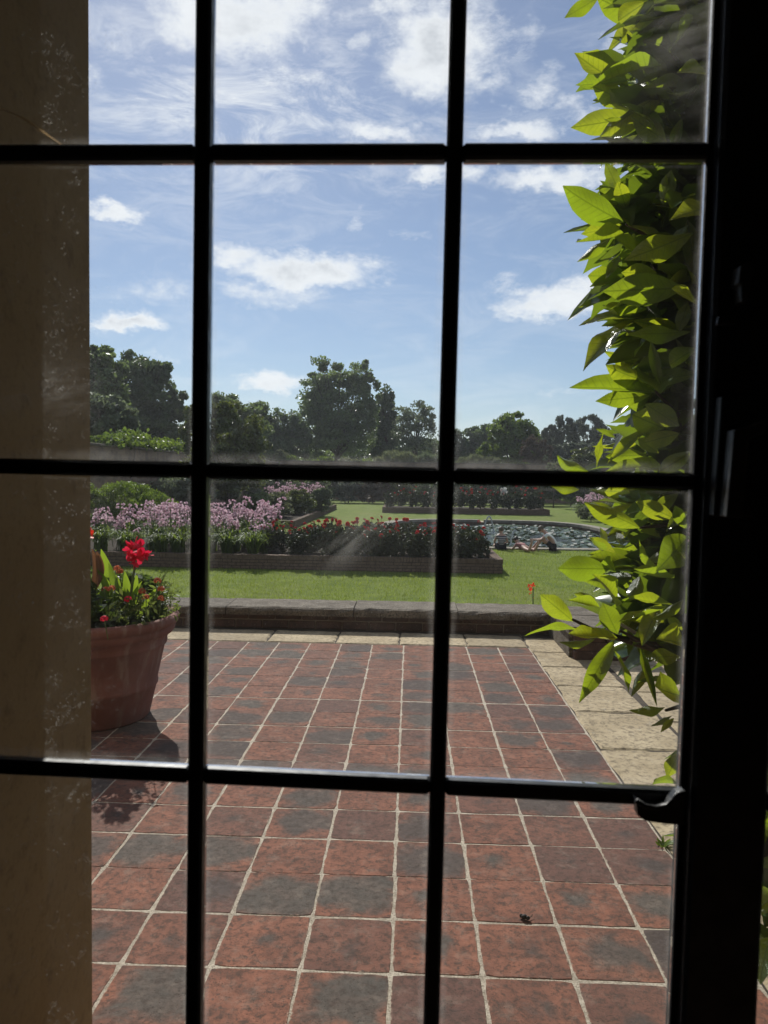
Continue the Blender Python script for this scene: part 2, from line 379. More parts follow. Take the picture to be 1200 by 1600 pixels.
def m_brick(name, c0, c1, mort, sx=0.225, sy=0.075, m_=0.01, axis='x', dark=(0.05, 0.04, 0.035)):
    """brickwork too far away to build brick by brick"""
    m, t = new_mat(name); c = t.coord(); x, y, z = t.sep(c)
    b_ = t.add('ShaderNodeTexBrick'); t.put(b_.inputs['Vector'], t.comb(x if axis == 'x' else y, z, 0.0))
    b_.inputs['Scale'].default_value = 1.0; b_.inputs['Brick Width'].default_value = sx; b_.inputs['Row Height'].default_value = sy
    b_.inputs['Mortar Size'].default_value = m_*0.5; b_.inputs['Mortar Smooth'].default_value = 0.3
    t.put(b_.inputs['Color1'], c0); t.put(b_.inputs['Color2'], c1); t.put(b_.inputs['Mortar'], mort)
    n = t.noise(c, 1.3, 6, 0.65); n2 = t.noise(c, 25, 5, 0.65)
    cc = t.mix(t.ss(n, 0.42, 0.7, 0, 0.7), b_.outputs[0], dark)
    h = t.m('ADD', t.m('MULTIPLY', b_.outputs['Fac'], -0.6), t.m('MULTIPLY', n2, 0.5))
    p = principled(t, cc, 0.9, t.bump(h, 0.6, 0.02), 0.2); t.l.new(p.outputs[0], t.out.inputs[0]); return m

def m_terracotta():
    m, t = new_mat('terracotta'); c = t.coord()
    n1 = t.noise(c, 5, 6, 0.65); n2 = t.noise(c, 40, 6, 0.7); n3 = t.noise(t.map(c, scale=(3, 3, 0.5)), 6, 5, 0.6)
    col = t.mix(t.ss(n1, 0.3, 0.7), (0.165, 0.070, 0.055), (0.24, 0.105, 0.085))
    col = t.mix(t.ss(n3, 0.48, 0.72, 0, 0.75), col, (0.30, 0.215, 0.18))
    col = t.mix(t.ss(n2, 0.58, 0.75, 0, 0.5), col, (0.14, 0.07, 0.055))
    p = principled(t, col, 0.85, t.bump(t.m('ADD', n2, t.m('MULTIPLY', n1, 0.6)), 0.25, 0.006), 0.25)
    t.l.new(p.outputs[0], t.out.inputs[0]); return m

def m_lawn():
    m, t = new_mat('lawn_turf'); c = t.coord()
    n1 = t.noise(c, 0.35, 5, 0.6); n2 = t.noise(c, 2.2, 6, 0.65); n3 = t.noise(c, 45, 4, 0.7)
    col = t.mix(t.ss(n2, 0.3, 0.7), (0.105, 0.150, 0.024), (0.180, 0.225, 0.042))
    col = t.mix(t.ss(n1, 0.45, 0.7, 0, 0.5), col, (0.19, 0.195, 0.06))
    col = t.mix(t.ss(t.noise(t.map(c, scale=(1, 2.2, 1)), 0.9, 4, 0.6), 0.5, 0.72, 0, 0.45), col, (0.075, 0.12, 0.022))
    col = t.mix(t.ss(n3, 0.45, 0.7, 0, 0.6), col, (0.05, 0.078, 0.016))
    h = t.m('ADD', t.m('MULTIPLY', n3, 1.0), t.m('MULTIPLY', n2, 0.4))
    p = principled(t, col, 0.95, t.bump(h, 0.7, 0.03), 0.1); t.l.new(p.outputs[0], t.out.inputs[0]); return m

def m_water():
    m, t = new_mat('pond_water'); c = t.coord()
    n1 = t.noise(t.map(c, scale=(1, 1.7, 1)), 2.6, 5, 0.6, 0.4); n2 = t.noise(c, 11, 3, 0.6)
    h = t.m('ADD', n1, t.m('MULTIPLY', n2, 0.35))
    p = principled(t, (0.02, 0.028, 0.022), 0.10, t.bump(h, 0.3, 0.06), 0.5); p.inputs['IOR'].default_value = 1.33
    t.l.new(p.outputs[0], t.out.inputs[0]); return m

def m_glass():
    """old window glass with dust, spots and wipe marks, in the window's own coordinates"""
    m, t = new_mat('dusty_glass'); c = t.coord(); g = t.coord('Generated')
    x, y, z = t.sep(c); gx, gy, gz = t.sep(g)
    cloud = t.ss(t.noise(c, 9, 5, 0.65), 0.40, 0.8, 0.002, 0.010)
    spots = t.m('MULTIPLY', t.m('SUBTRACT', 1.0, t.ss(t.vor(t.vm('ADD', c, t.vm('SCALE', (1, 1, 1), scale=t.noise(c, 40, 2))), 75), 0.10, 0.20)), t.ss(t.noise(c, 28, 3), 0.50, 0.62))
    fine = t.m('MULTIPLY', t.m('SUBTRACT', 1.0, t.ss(t.vor(c, 300), 0.08, 0.16)), t.ss(t.noise(c, 45, 3), 0.52, 0.66))
    left = t.ss(x, -0.22, -0.33)
    spots = t.m('MULTIPLY', spots, t.m('MULTIPLY_ADD', left, 0.38, 0.012))
    fine = t.m('MULTIPLY', fine, t.m('MULTIPLY_ADD', left, 0.45, 0.02))
    ed = t.m('MINIMUM', t.m('MINIMUM', gx, t.m('SUBTRACT', 1.0, gx)), t.m('MINIMUM', t.m('MULTIPLY', gz, 0.8), t.m('MULTIPLY', t.m('SUBTRACT', 1.0, gz), 2.0)))
    en = t.noise(c, 55, 5, 0.7)
    edge = t.m('MULTIPLY', t.m('SUBTRACT', 1.0, t.ss(ed, 0.004, 0.034)), t.ss(en, 0.3, 0.75, 0.006, 0.075))
    def smear(cx, cz, rot, sx, sz, k, ns):
        v = t.map(t.vm('SUBTRACT', c, (cx, 0, cz)), rot=(0, rot, 0))
        a, b_, d = t.sep(v)
        q = t.m('ADD', t.m('POWER', t.m('ABSOLUTE', t.m('DIVIDE', a, sx)), 2.0), t.m('POWER', t.m('ABSOLUTE', t.m('DIVIDE', d, sz)), 2.0))
        st = t.ss(t.noise(t.map(v, scale=(6, 1, 30)), ns, 5, 0.65), 0.33, 0.68)
        return t.m('MULTIPLY', t.m('EXPONENT', t.m('MULTIPLY', q, -1.0)), t.m('MULTIPLY', st, k))
    s1 = smear(-0.060, -0.052, 0.75, 0.030, 0.013, 0.085, 4)
    s2 = smear(0.020, -0.103, 0.0, 0.040, 0.010, 0.03, 7)
    s3 = smear(-0.33, 0.06, 0.1, 0.05, 0.02, 0.05, 5)
    s4 = smear(0.19, 0.345, 0.3, 0.04, 0.05, 0.07, 3)
    f = t.m('ADD', t.m('ADD', t.m('ADD', cloud, spots), t.m('ADD', fine, edge)), t.m('ADD', t.m('ADD', s1, s2), t.m('ADD', s3, s4)))
    tp = t.add('ShaderNodeBsdfTransparent'); t.put(tp.inputs[0], (0.975, 0.985, 0.985, 1))
    gl = t.add('ShaderNodeBsdfGlossy'); gl.inputs['Roughness'].default_value = 0.02
    lw = t.add('ShaderNodeFresnel'); lw.inputs[0].default_value = 1.25
    a = t.add('ShaderNodeMixShader'); t.l.new(lw.outputs[0], a.inputs[0]); t.l.new(tp.outputs[0], a.inputs[1]); t.l.new(gl.outputs[0], a.inputs[2])
    du = t.add('ShaderNodeBsdfTranslucent'); t.put(du.inputs[0], (0.8, 0.78, 0.74))
    df = t.add('ShaderNodeBsdfDiffuse'); t.put(df.inputs[0], (0.7, 0.68, 0.65))
    d2 = t.add('ShaderNodeMixShader'); d2.inputs[0].default_value = 0.35; t.l.new(du.outputs[0], d2.inputs[1]); t.l.new(df.outputs[0], d2.inputs[2])
    mx = t.add('ShaderNodeMixShader'); t.put(mx.inputs[0], t.m('MINIMUM', f, 0.6)); t.l.new(a.outputs[0], mx.inputs[1]); t.l.new(d2.outputs[0], mx.inputs[2])
    t.l.new(mx.outputs[0], t.out.inputs[0]); return m

def m_paint():
    m, t = new_mat('black_paint'); c = t.coord(); n = t.noise(c, 60, 5, 0.6)
    col = t.mix(t.ss(t.noise(c, 130, 4, 0.7), 0.66, 0.72, 0, 0.5), (0.014, 0.016, 0.021), (0.07, 0.06, 0.05))
    p = principled(t, col, t.ss(n, 0.3, 0.7, 0.33, 0.5), t.bump(n, 0.25, 0.002), 0.5); t.l.new(p.outputs[0], t.out.inputs[0]); return m

def m_petal(name, c0, c1, tfac=0.4):
    m, t = new_mat(name); rnd = t.add('ShaderNodeNewGeometry').outputs['Random Per Island']
    cc = t.mix(rnd, c0, c1); p = principled(t, cc, 0.55, None, 0.3)
    tr = t.add('ShaderNodeBsdfTranslucent'); t.put(tr.inputs[0], cc)
    mx = t.add('ShaderNodeMixShader'); mx.inputs[0].default_value = tfac
    t.l.new(p.outputs[0], mx.inputs[1]); t.l.new(tr.outputs[0], mx.inputs[2]); t.l.new(mx.outputs[0], t.out.inputs[0]); return m

TILE = m_tile()
MORTAR = m_stone('lime_mortar', (0.44, 0.38, 0.30), (0.66, 0.58, 0.47), (0.20, 0.16, 0.12), 22, 0.9, 0.25, False, 0.95)
PAVING = m_stone('buff_paving', (0.36, 0.285, 0.175), (0.54, 0.44, 0.29), (0.17, 0.135, 0.09), 4, 1.0, 0.35, True, 0.9)
SOILJ = m_stone('joint_soil', (0.05, 0.04, 0.03), (0.09, 0.07, 0.05), (0.03, 0.025, 0.02), 20, 0.8, 0.1, False)
COPING = m_stone('weathered_coping', (0.115, 0.092, 0.068), (0.225, 0.19, 0.145), (0.045, 0.038, 0.031), 7, 1.0, 0.6, True, 0.9)
BRICK = m_stone('red_brick', (0.13, 0.068, 0.050), (0.21, 0.11, 0.080), (0.06, 0.045, 0.038), 14, 0.6, 0.15)
JAMB = m_stone('jamb_stone', (0.31, 0.205, 0.105), (0.37, 0.255, 0.14), (0.20, 0.13, 0.07), 4, 0.25, 0.05, False)
PAINT = m_paint(); GLASS = m_glass(); LAWN = m_lawn(); WATER = m_water(); POTM = m_terracotta()
PLASTER = simple('room_plaster', (0.42, 0.38, 0.33), 0.9)
BOARDS = simple('room_boards', (0.07, 0.045, 0.03), 0.6)
RENDER = m_stone('house_stone', (0.28, 0.22, 0.15), (0.36, 0.29, 0.2), (0.18, 0.14, 0.1), 3, 0.6, 0.1, False)
METAL = simple('iron_fittings', (0.05, 0.05, 0.052), 0.42, 0.6, 90, 0.3, 0.2)
SOIL = simple('bed_soil', (0.035, 0.026, 0.018), 0.95, 0.1, 12, 0.4, 0.6)
BARK = simple('bark', (0.07, 0.055, 0.04), 0.9, 0.2, 15, 0.4, 0.6)
STEM = simple('green_stem', (0.09, 0.14, 0.04), 0.6, 0.4, 15, 0.3)
MAGN = m_magnolia()
WALLB = m_brick('garden_brick', (0.20, 0.13, 0.095), (0.26, 0.17, 0.12), (0.24, 0.21, 0.17), axis='y')
WALLBX = m_brick('garden_brick_far', (0.20, 0.13, 0.095), (0.26, 0.17, 0.12), (0.24, 0.21, 0.17))
EDGEB = m_stone('edging_brick', (0.12, 0.08, 0.058), (0.19, 0.13, 0.09), (0.06, 0.048, 0.04), 11, 0.5, 0.25, False)

# ------------------------------------------------------------------ setting: ground, pond, terrace
LZ = -1.10
PC, PRX, PRY = Vector((3.95, 33.4)), 5.0, 7.9            # pond centre and half sizes
def pond_pt(w, s=1.0, grow=0.0):
    c, s_ = math.cos(w), math.sin(w); e = 2/3.4
    return Vector((PC.x + math.copysign(abs(c)**e, c)*(PRX*s+grow), PC.y + math.copysign(abs(s_)**e, s_)*(PRY*s+grow)))
def build_lawn():
    N = 96; mb = MB(); rings = [(1.0, 0.0), (1.0, 0.8), (1.0, 3.0), (1.0, 10), (1.0, 35), (1.0, 120), (1.0, 560)]
    vs = []; fs = []
    for (s, g) in rings:
        for k in range(N):
            p = pond_pt(2*math.pi*k/N, s, g); vs.append((p.x, p.y, LZ + (0 if g < 60 else 0.0)))
    for i in range(len(rings)-1):
        for k in range(N): fs.append((i*N+k, i*N+(k+1) % N, (i+1)*N+(k+1) % N, (i+1)*N+k))
    mb.add(vs, fs); return tag(mb.build('lawn', LAWN), 'mown green lawn around the flower beds and the pond', kind='structure')
build_lawn()
def build_pond():
    N = 96; mb = MB()
    ring = [pond_pt(2*math.pi*k/N, 1.0, 0.06) for k in range(N)]
    mb.add([(p.x, p.y, LZ-0.2) for p in ring], [tuple(range(N))])
    w = mb.build('pond_water', WATER); tag(w, 'rippling pond water that mirrors the bright sky', kind='structure')
    cop = MB()
    for i in range(44):                                     # coping stones, one after the other
        a0, a1 = 2*math.pi*(i+0.012)/44, 2*math.pi*(i+0.988)/44
        p = [pond_pt(a0, 1, -0.04), pond_pt(a1, 1, -0.04), pond_pt(a1, 1, 0.46), pond_pt(a0, 1, 0.46)]
        zt, zb = LZ+0.05, LZ-0.08
        vs = [(q.x, q.y, zb) for q in p]+[(q.x, q.y, zt) for q in p]
        cop2 = MB().add(vs, [(0,3,2,1),(4,5,6,7),(0,1,5,4),(1,2,6,5),(2,3,7,6),(3,0,4,7)])
        cop2.build('coping_stone', POND_ST, w)
    wl = MB(); vs = []; fs = []
    for k in range(N):
        p = pond_pt(2*math.pi*k/N, 1, 0.03); vs += [(p.x, p.y, LZ-0.6), (p.x, p.y, LZ-0.082)]
    for k in range(N): fs.append((2*k, 2*((k+1) % N), 2*((k+1) % N)+1, 2*k+1))
    wl.add(vs, fs).build('pond_side', EDGEB, w)
    return w
POND_ST = m_stone('pond_coping', (0.20, 0.18, 0.14), (0.33, 0.30, 0.245), (0.11, 0.10, 0.08), 3, 0.5, 0.3)
build_pond()

TS = 0.24
def gx(k): return (k-0.1175)*TS
def gy(i): return (i+8.028)*TS
TX1, TY1 = gx(4), gy(16)
terrace = MB().box((-7.0, 0.62, -1.6), (4.2, 6.72, -0.0016)).build('terrace', MORTAR)
tag(terrace, 'tiled terrace with pale mortar joints and a buff stone border', kind='structure')

def tile_mesh(seed, w, h, th=0.014):
    """slab with worn, slightly wandering edges; origin at the centre of its top"""
    rng = random.Random(seed); n = 6; ring = []
    for (ax, ay, bx, by) in ((-1,-1,1,-1), (1,-1,1,1), (1,1,-1,1), (-1,1,-1,-1)):
        for j in range(n):
            u = j/n; x = (ax+(bx-ax)*u)*w/2; y = (ay+(by-ay)*u)*h/2
            cn = 0.003 if j == 0 else 0.0
            ring.append((x*(1-cn/w*2)+rng.uniform(-.0026, .0018), y*(1-cn/h*2)+rng.uniform(-.0022, .0014)))
    m = len(ring); e = 0.0016
    vs = [(x, y, -th) for x, y in ring]+[(x, y, -0.0014) for x, y in ring]+[(x*(1-2*e/w), y*(1-2*e/h), 0.0) for x, y in ring]
    fs = []
    for l in range(2):
        for k in range(m): fs.append((l*m+k, l*m+(k+1) % m, (l+1)*m+(k+1) % m, (l+1)*m+k))
    fs.append(tuple(2*m+k for k in range(m)))
    return MB().add(vs, fs).mesh('tile', TILE)
TM = [tile_mesh(s, TS-0.0080, TS-0.0055) for s in range(14)]
rt = random.Random(7)
rest = MB()
rowj = {i: rt.uniform(-.004, .004) for i in range(-12, 20)}
def put_tile(k, i):
    o = link('tile', TM[rt.randrange(14)], terrace)
    o.location = ((gx(k)+gx(k+1))/2+rt.uniform(-.002, .002), (gy(i)+gy(i+1))/2+rowj[i]+rt.uniform(-.0015, .0015), rt.uniform(-.0006, .0006))
    o.rotation_euler = (rt.uniform(-.003, .003), rt.uniform(-.003, .003), rt.choice((0, math.pi))+rt.uniform(-.006, .006))
for i in range(-2, 16):
    for k in range(-9, 4): put_tile(k, i)
for i in range(-5, 16):
    for k in range(-28, 4):
        if i >= -2 and k >= -9: continue
        x, y = (gx(k)+gx(k+1))/2, (gy(i)+gy(i+1))/2
        if y < 1.05: continue
        w, h = (TS-0.0115)/2, (TS-0.0075)/2
        rest.box((x-w, y-h, -0.014), (x+w, y+h, 0.0), 0.003)
o = rest.build('tile', TILE, terrace); o['kind'] = 'stuff'

def slab(x0, y0, x1, y1, seed, mat=PAVING, z1=0.006, name='paving_stone', jag=0.012, parent=None):
    rng = random.Random(seed); pts = []
    n = 7
    for (ax, ay, bx, by) in ((x0,y0,x1,y0), (x1,y0,x1,y1), (x1,y1,x0,y1), (x0,y1,x0,y0)):
        for j in range(n):
            u = j/n; pts.append((ax+(bx-ax)*u+rng.uniform(-jag, jag)*0.6, ay+(by-ay)*u+rng.uniform(-jag, jag)))
    cx, cy = (x0+x1)/2, (y0+y1)/2; m = len(pts); tilt = rng.uniform(-.004, .004)
    f = lambda p, s, z: (cx+(p[0]-cx)*s, cy+(p[1]-cy)*s, z+tilt*(p[0]-cx))
    sc = 1-0.022/max(0.2, min(x1-x0, y1-y0))
    vs = [f(p, 1, -0.05) for p in pts]+[f(p, 1, z1-0.007) for p in pts]+[f(p, sc, z1) for p in pts]
    fs = [(l*m+k, l*m+(k+1) % m, (l+1)*m+(k+1) % m, (l+1)*m+k) for l in range(2) for k in range(m)]+[tuple(2*m+k for k in range(m))]
    return MB().add(vs, fs).build(name, mat, parent or terrace)
joint = MB().box((TX1+0.004, 0.95, -0.02), (4.15, 6.32, -0.0095+0.0085)).box((-6.8, TY1+0.004, -0.02), (TX1+0.002, 6.32, -0.001)).build('joint_soil', SOILJ, terrace)
ys = [1.0, 1.62, 2.30, 2.92, 3.62, 4.20, 4.72, 5.20, 5.62, 6.12]
for a in range(len(ys)-1): slab(TX1+0.008, ys[a]+0.005, TX1+0.44+0.02*math.sin(a*2.1), ys[a+1]-0.005, 100+a)
ys = [1.0, 1.9, 2.55, 3.45, 4.05, 4.62, 5.30, 6.4]
for a in range(len(ys)-1):
    slab(TX1+0.475, ys[a]+0.007, TX1+1.25+0.03*math.sin(a*3.3), ys[a+1]-0.007, 120+a)
    slab(TX1+1.30, ys[a]+0.007+0.2, TX1+2.1, ys[a+1]+0.19, 140+a)
xs = [TX1]
rs = random.Random(3)
while xs[-1] > -6.5: xs.append(xs[-1]-rs.uniform(0.42, 0.62))
for a in range(len(xs)-1): slab(xs[a+1]+0.006, TY1+0.012, xs[a]-0.006, 6.20, 160+a)

# low wall at the end of the terrace: bricks, mortar core and coping stones
WY, WH = 6.29, 0.188
lw = thing('low_wall', 'low brick wall with weathered stone coping along the end of the tiled terrace', 'wall', (-1.5, WY, 0))
def loc(o, root): o.location = o.location - root.location; return o
MB().box((-5.2, 0.012, -1.4), (2.72, 0.34, WH-0.068)).build('mortar_core', simple('wall_mortar', (0.22, 0.18, 0.14), 0.95, 0.1, 25, 0.3, 0.5), lw)
BRICKD = m_stone('wall_brick', (0.085, 0.055, 0.045), (0.15, 0.09, 0.07), (0.04, 0.034, 0.03), 10, 0.8, 0.4)
bm_ = [MB().box((-.108, -.05, -.0325), (.108, .05, .0325), 0.006).mesh('brick', BRICKD)]
x = -5.1; rb = random.Random(11)
for row in range(2):
    x = -5.15+(0.11 if row else 0)
    while x < 2.6:
        o = link('brick', bm_[0], lw); o.location = (x+0.108, 0.05+rb.uniform(-.004, .004), 0.036+row*0.076); x += 0.226
        o.rotation_euler = (0, rb.uniform(-.008, .008), rb.choice((0, math.pi))+rb.uniform(-.012, .012))
x = -5.2; s = 300
while x < 2.7:
    w = min(rb.uniform(0.75, 1.15), 2.74-x)
    mb = MB(); K = 13; vs = []; zt = WH+rb.uniform(-.004, .004)
    for j in range(K+1):                                    # worn, slightly uneven section by section
        xx = x+0.004+(w-0.008)*j/K; q = lambda a: rb.uniform(-a, a)
        vs += [(xx, -0.050+q(.006), WH-0.066), (xx, -0.052+q(.007), WH-0.030), (xx, -0.044+q(.006), zt-0.012+q(.004)), (xx, -0.022+q(.006), zt+q(.003)), (xx, 0.375, zt+q(.003)), (xx, 0.40+q(.006), zt-0.016), (xx, 0.40, WH-0.066)]
    fs = [(7*j+i, 7*j+(i+1) % 7, 7*j+7+(i+1) % 7, 7*j+7+i) for j in range(K) for i in range(7)]+[tuple(range(6, -1, -1)), tuple(7*K+i for i in range(7))]
    mb.add(vs, fs)
    mb.build('coping_stone', COPING, lw); x += w
# the wall's return towards the house, on the right
rw = thing('wall_return', 'short stub of brick wall with a stone top beside the magnolia', 'wall', (1.42, 5.62, 0))
MB().box((-0.245, -0.14, -1.0), (-0.20, 0.69, 0.178), 0.008).build('side_stone', COPING, rw)
MB().box((-0.198, -0.16, -1.0), (0.21, 0.695, 0.177)).build('mortar_core', bpy.data.materials['wall_mortar'], rw)
for row in range(3):
    for j in range(2):
        o = link('brick', bm_[0], rw); o.location = (-0.10+j*0.226+(0.0 if row % 2 else -0.012), -0.165, 0.036+row*0.066)
MB().box((-0.27, -0.25, 0.180), (0.27, 0.24, 0.248), 0.014).build('coping_stone', COPING, rw)
MB().box((-0.27, 0.248, 0.181), (0.27, 0.654, 0.246), 0.014).build('coping_stone', COPING, rw)

# ------------------------------------------------------------------ house wall, room, window
YW = math.radians(1.5)
Tw, Nw = Vector((math.cos(YW), -math.sin(YW), 0)), Vector((math.sin(YW), math.cos(YW), 0))
WO = Vector((0, 0, 1.309)) + Nw*0.6
MWALL = Matrix(((Tw.x, Nw.x, 0, WO.x), (Tw.y, Nw.y, 0, WO.y), (0, 0, 1, WO.z), (0, 0, 0, 1)))
OX0, OX1, OZ0, OZ1 = -0.421, 0.86, -0.80, 0.80
FY = 0.30                                                   # outer face of the house wall from the glass
hw = MB()
hw.box((-7, -0.06, -2.8), (OX0-0.10, FY, 4)).box((OX1+0.1, -0.06, -2.8), (5, FY, 4)).box((OX0-0.10, -0.06, OZ1+0.1), (OX1+0.1, FY, 4)).box((OX0-0.10, -0.06, -2.8), (OX1+0.1, FY, OZ0-0.1))
o = hw.build('house_wall', RENDER); o.matrix_world = MWALL; tag(o, 'stone house wall around the leaded window', kind='structure')
def jamb_block(a, b, name, bev):
    return MB().box(a, b, bev)
sj = thing('stone_surround', 'tan stone window jamb filling the left edge of the view', 'window surround', WO); sj.matrix_world = MWALL
jm = MB(); prof = [(-0.54, -0.07), (OX0+0.004, -0.07), (OX0+0.004, 0.180), (OX0, 0.184), (OX0, FY+0.006), (OX0-0.0015, FY+0.0065), (OX0-0.0015, FY+0.018), (OX0-0.008, FY+0.026), (-0.54, FY+0.026)]
n = len(prof); vs = [(x, y, OZ0) for x, y in prof]+[(x, y, OZ1) for x, y in prof]
jm.add(vs, [(k, (k+1) % n, n+(k+1) % n, n+k) for k in range(n)]+[tuple(range(n-1, -1, -1)), tuple(n+k for k in range(n))]).build('jamb', JAMB, sj)
MB().box((OX1, -0.07, OZ0), (OX1+0.115, FY+0.026, OZ1), 0.004).build('jamb', JAMB, sj)
MB().box((-0.52, -0.07, OZ1+0.001), (OX1+0.115, FY+0.026, OZ1+0.115), 0.004).build('lintel', JAMB, sj)
MB().box((-0.52, -0.07, OZ0-0.115), (OX1+0.115, FY+0.07, OZ0-0.001), 0.004).build('sill', JAMB, sj)
rm = MB().box((-3, -4.4, -1.32), (3.2, -0.061, -1.309)); o = rm.build('room_floor', BOARDS); o.matrix_world = MWALL; tag(o, 'dark boards of the room behind the window', kind='structure')
rm = MB().box((-3.1, -4.4, -1.32), (-3.0, -0.061, 1.5)).box((3.2, -4.4, -1.32), (3.3, -0.061, 1.5)).box((-3.1, -4.5, -1.32), (3.3, -4.4, 1.5))
o = rm.build('room_wall', PLASTER); o.matrix_world = MWALL; tag(o, 'dim plaster walls of the room behind the window', kind='structure')
o = MB().box((-3.1, -4.5, 1.5), (3.3, -0.061, 1.6)).build('room_ceiling', PLASTER); o.matrix_world = MWALL; tag(o, 'dim ceiling of the room behind the window', kind='structure')

win = thing('casement_window', 'black iron casement window with small dusty panes and glazing bars', 'window')
win.matrix_world = MWALL @ Matrix.Rotation(math.radians(0.43), 4, 'Y')
XV = [-0.381, -0.185, 0.0125]; BW = 0.0127/2
PX0, PX1 = 0.204, 0.267                                     # the upright between the two lights
ZH = [-0.75, -0.5, -0.2498, 0.0, 0.25, 0.5, 0.75]
REBATE = simple('dull_putty', (0.03, 0.03, 0.032), 0.85, 0.12, 60, 0.4, 0.3)
def bar(a, b, nm='glazing_bar', bev=0.0022):
    return MB().box(a, b, bev).build(nm, REBATE if nm == 'glazing_rebate' else PAINT, win)
bar((-0.4165, -0.012, -0.79), (-0.381, 0.02, 0.79), 'window_frame')
bar((-0.381, -0.012, 0.757), (0.86, 0.02, 0.79), 'window_frame'); bar((-0.381, -0.012, -0.79), (0.86, 0.02, -0.757), 'window_frame')
bar((PX0+0.0055, -0.012, -0.7565), (PX1, 0.022, 0.7565), 'mullion', 0.003)
bar((PX0, -0.001, -0.756), (PX0+0.005, 0.012, 0.756), 'glazing_rebate', 0.001)
bar((0.836, -0.012, -0.7565), (0.86, 0.02, 0.7565), 'window_frame')
cols = [(-0.381, -0.185-BW), (-0.185+BW, 0.0125-BW), (0.0125+BW, PX0), (PX1, 0.4505), (0.4505+2*BW, 0.641), (0.641+2*BW, 0.836)]
for x in (-0.185, 0.0125, 0.4505+BW, 0.641+BW): bar((x-BW, -0.0062, -0.7566), (x+BW, 0.0095, 0.7566))
for z in ZH[1:-1]:
    for (a, b) in cols: bar((a, -0.0052, z-BW), (b, 0.0085, z+BW))
zr = ZH[:]; zr[0] = -0.757-BW; zr[-1] = 0.757+BW
for j in range(6):
    for (a, b) in cols:
        m = MB().box((a+0.0006, 0.0020, zr[j]+BW+0.0006), (b-0.0006, 0.0045, zr[j+1]-BW-0.0006)); m.build('pane', GLASS, win)
# fittings on the upright
def fit(px, py): return ((px-664.6)/F*0.575, -(py-748)/F*0.575)
def extr(pts, y0, y1, nm, mat=METAL, bev=0):
    n = len(pts); q = [fit(*p) for p in pts]
    vs = [(x, y0, z) for x, z in q]+[(x, y1, z) for x, z in q]
    mb = MB().add(vs, [tuple(range(n)), tuple(range(2*n-1, n-1, -1))]+[(k, n+k, n+(k+1) % n, (k+1) % n) for k in range(n)])
    o = mb.build(nm, mat, win); bv = o.modifiers.new('bevel', 'BEVEL'); bv.width = 0.0012; bv.segments = 2; return o
extr([(1103, 617), (1161, 614), (1166, 800), (1100, 800)], -0.0165, -0.0122, 'latch_plate', PAINT)
extr([(1103, 618), (1110, 618), (1108, 800), (1099, 800)], -0.024, -0.0168, 'latch_rib', PAINT)
lv = MB(); A = fit(1109, 672); B_ = fit(1131, 790)
extr([(1111, 670), (1139, 664), (1156, 655), (1157, 672), (1133, 684), (1130, 800), (1106, 800)], -0.040, -0.0245, 'latch_lever')
extr([(1119, 424), (1134, 418), (1137, 422), (1135, 455), (1131, 478), (1123, 477), (1121, 452), (1117, 450)], -0.028, -0.0123, 'casement_catch')
extr([(1098, 494), (1126, 492), (1126, 506), (1097, 508)], -0.018, -0.0123, 'catch_plate', PAINT)
k = fit(1200, 744); MB().ball((k[0], -0.02, k[1]), 0.005).build('knob', METAL, win, True)
# hooked stay: a bent strip that lies on the lower bar
pts = [(1004, 1254), (1018, 1263), (1036, 1265), (1052, 1261), (1060, 1252), (1068, 1241), (1080, 1238)]
low = [(1080, 1292), (1050, 1291), (1020, 1288), (1008, 1280)]
hk = MB(); q = [fit(*p) for p in pts+low]; n = len(q)
vs = [(x, -0.016, z) for x, z in q]+[(x, -0.0064, z) for x, z in q]
hk.add(vs, [tuple(range(n)), tuple(range(2*n-1, n-1, -1))]+[(k, n+k, n+(k+1) % n, (k+1) % n) for k in range(n)]).build('stay_hook', PAINT, win)
lip = MB().tube([(fit(*p)[0], -0.0175, fit(*p)[1]) for p in pts], 0.0022, 8); lip.build('hook_lip', METAL, win, True)
# a scrap of straw caught on the glass
MB().tube([(-0.362, 0.006, 0.292), (-0.335, 0.006, 0.281), (-0.302, 0.006, 0.259)], [0.0006, 0.0013, 0.0004], 5).build('straw', m_leaf('straw', (0.5, 0.4, 0.28), (0.75, 0.62, 0.45), 0.6, 0.7), win)

# ------------------------------------------------------------------ foliage builders
RNG = np.random.default_rng(5)
def quads(P, size, rng, aspect=1.7, flat=0.0, up=None):
    """one leaf (a quad bent along its rib: 2 quads) per point"""
    n = len(P); size = np.broadcast_to(size, (n,))
    a = rng.normal(size=(n, 3)); a[:, 2] = a[:, 2]*(1-flat)
    if up is not None: a += up
    a /= np.linalg.norm(a, axis=1, keepdims=True)
    b = rng.normal(size=(n, 3)); b -= a*(b*a).sum(1, keepdims=True); b /= np.linalg.norm(b, axis=1, keepdims=True)
    L = (size*0.5)[:, None]*a; Wd = (size*0.5/aspect)[:, None]*b
    V = np.stack([P-L, P+Wd-L*0.1, P+L, P-Wd-L*0.1], 1).reshape(-1, 3)
    return V, np.arange(4*n).reshape(n, 4)
def clump_points(C, R, n, rng, clumps=40, crad=0.34, shell=0.55):
    """points in clumps spread over an ellipsoid (centre C, radii R)"""
    d = rng.normal(size=(clumps, 3)); d /= np.linalg.norm(d, axis=1, keepdims=True)
    r = shell+(1-shell)*rng.random(clumps)**0.6
    cc = d*r[:, None]*(1-crad*0.6)
    cr = crad*(0.55+0.75*rng.random(clumps))
    idx = rng.integers(0, clumps, n)
    p = rng.normal(size=(n, 3)); p /= np.linalg.norm(p, axis=1, keepdims=True); p *= (rng.random(n)**0.45)[:, None]
    P = cc[idx]+p*cr[idx][:, None]*np.array([1, 1, 0.75])
    return np.array(C)+P*np.array(R)

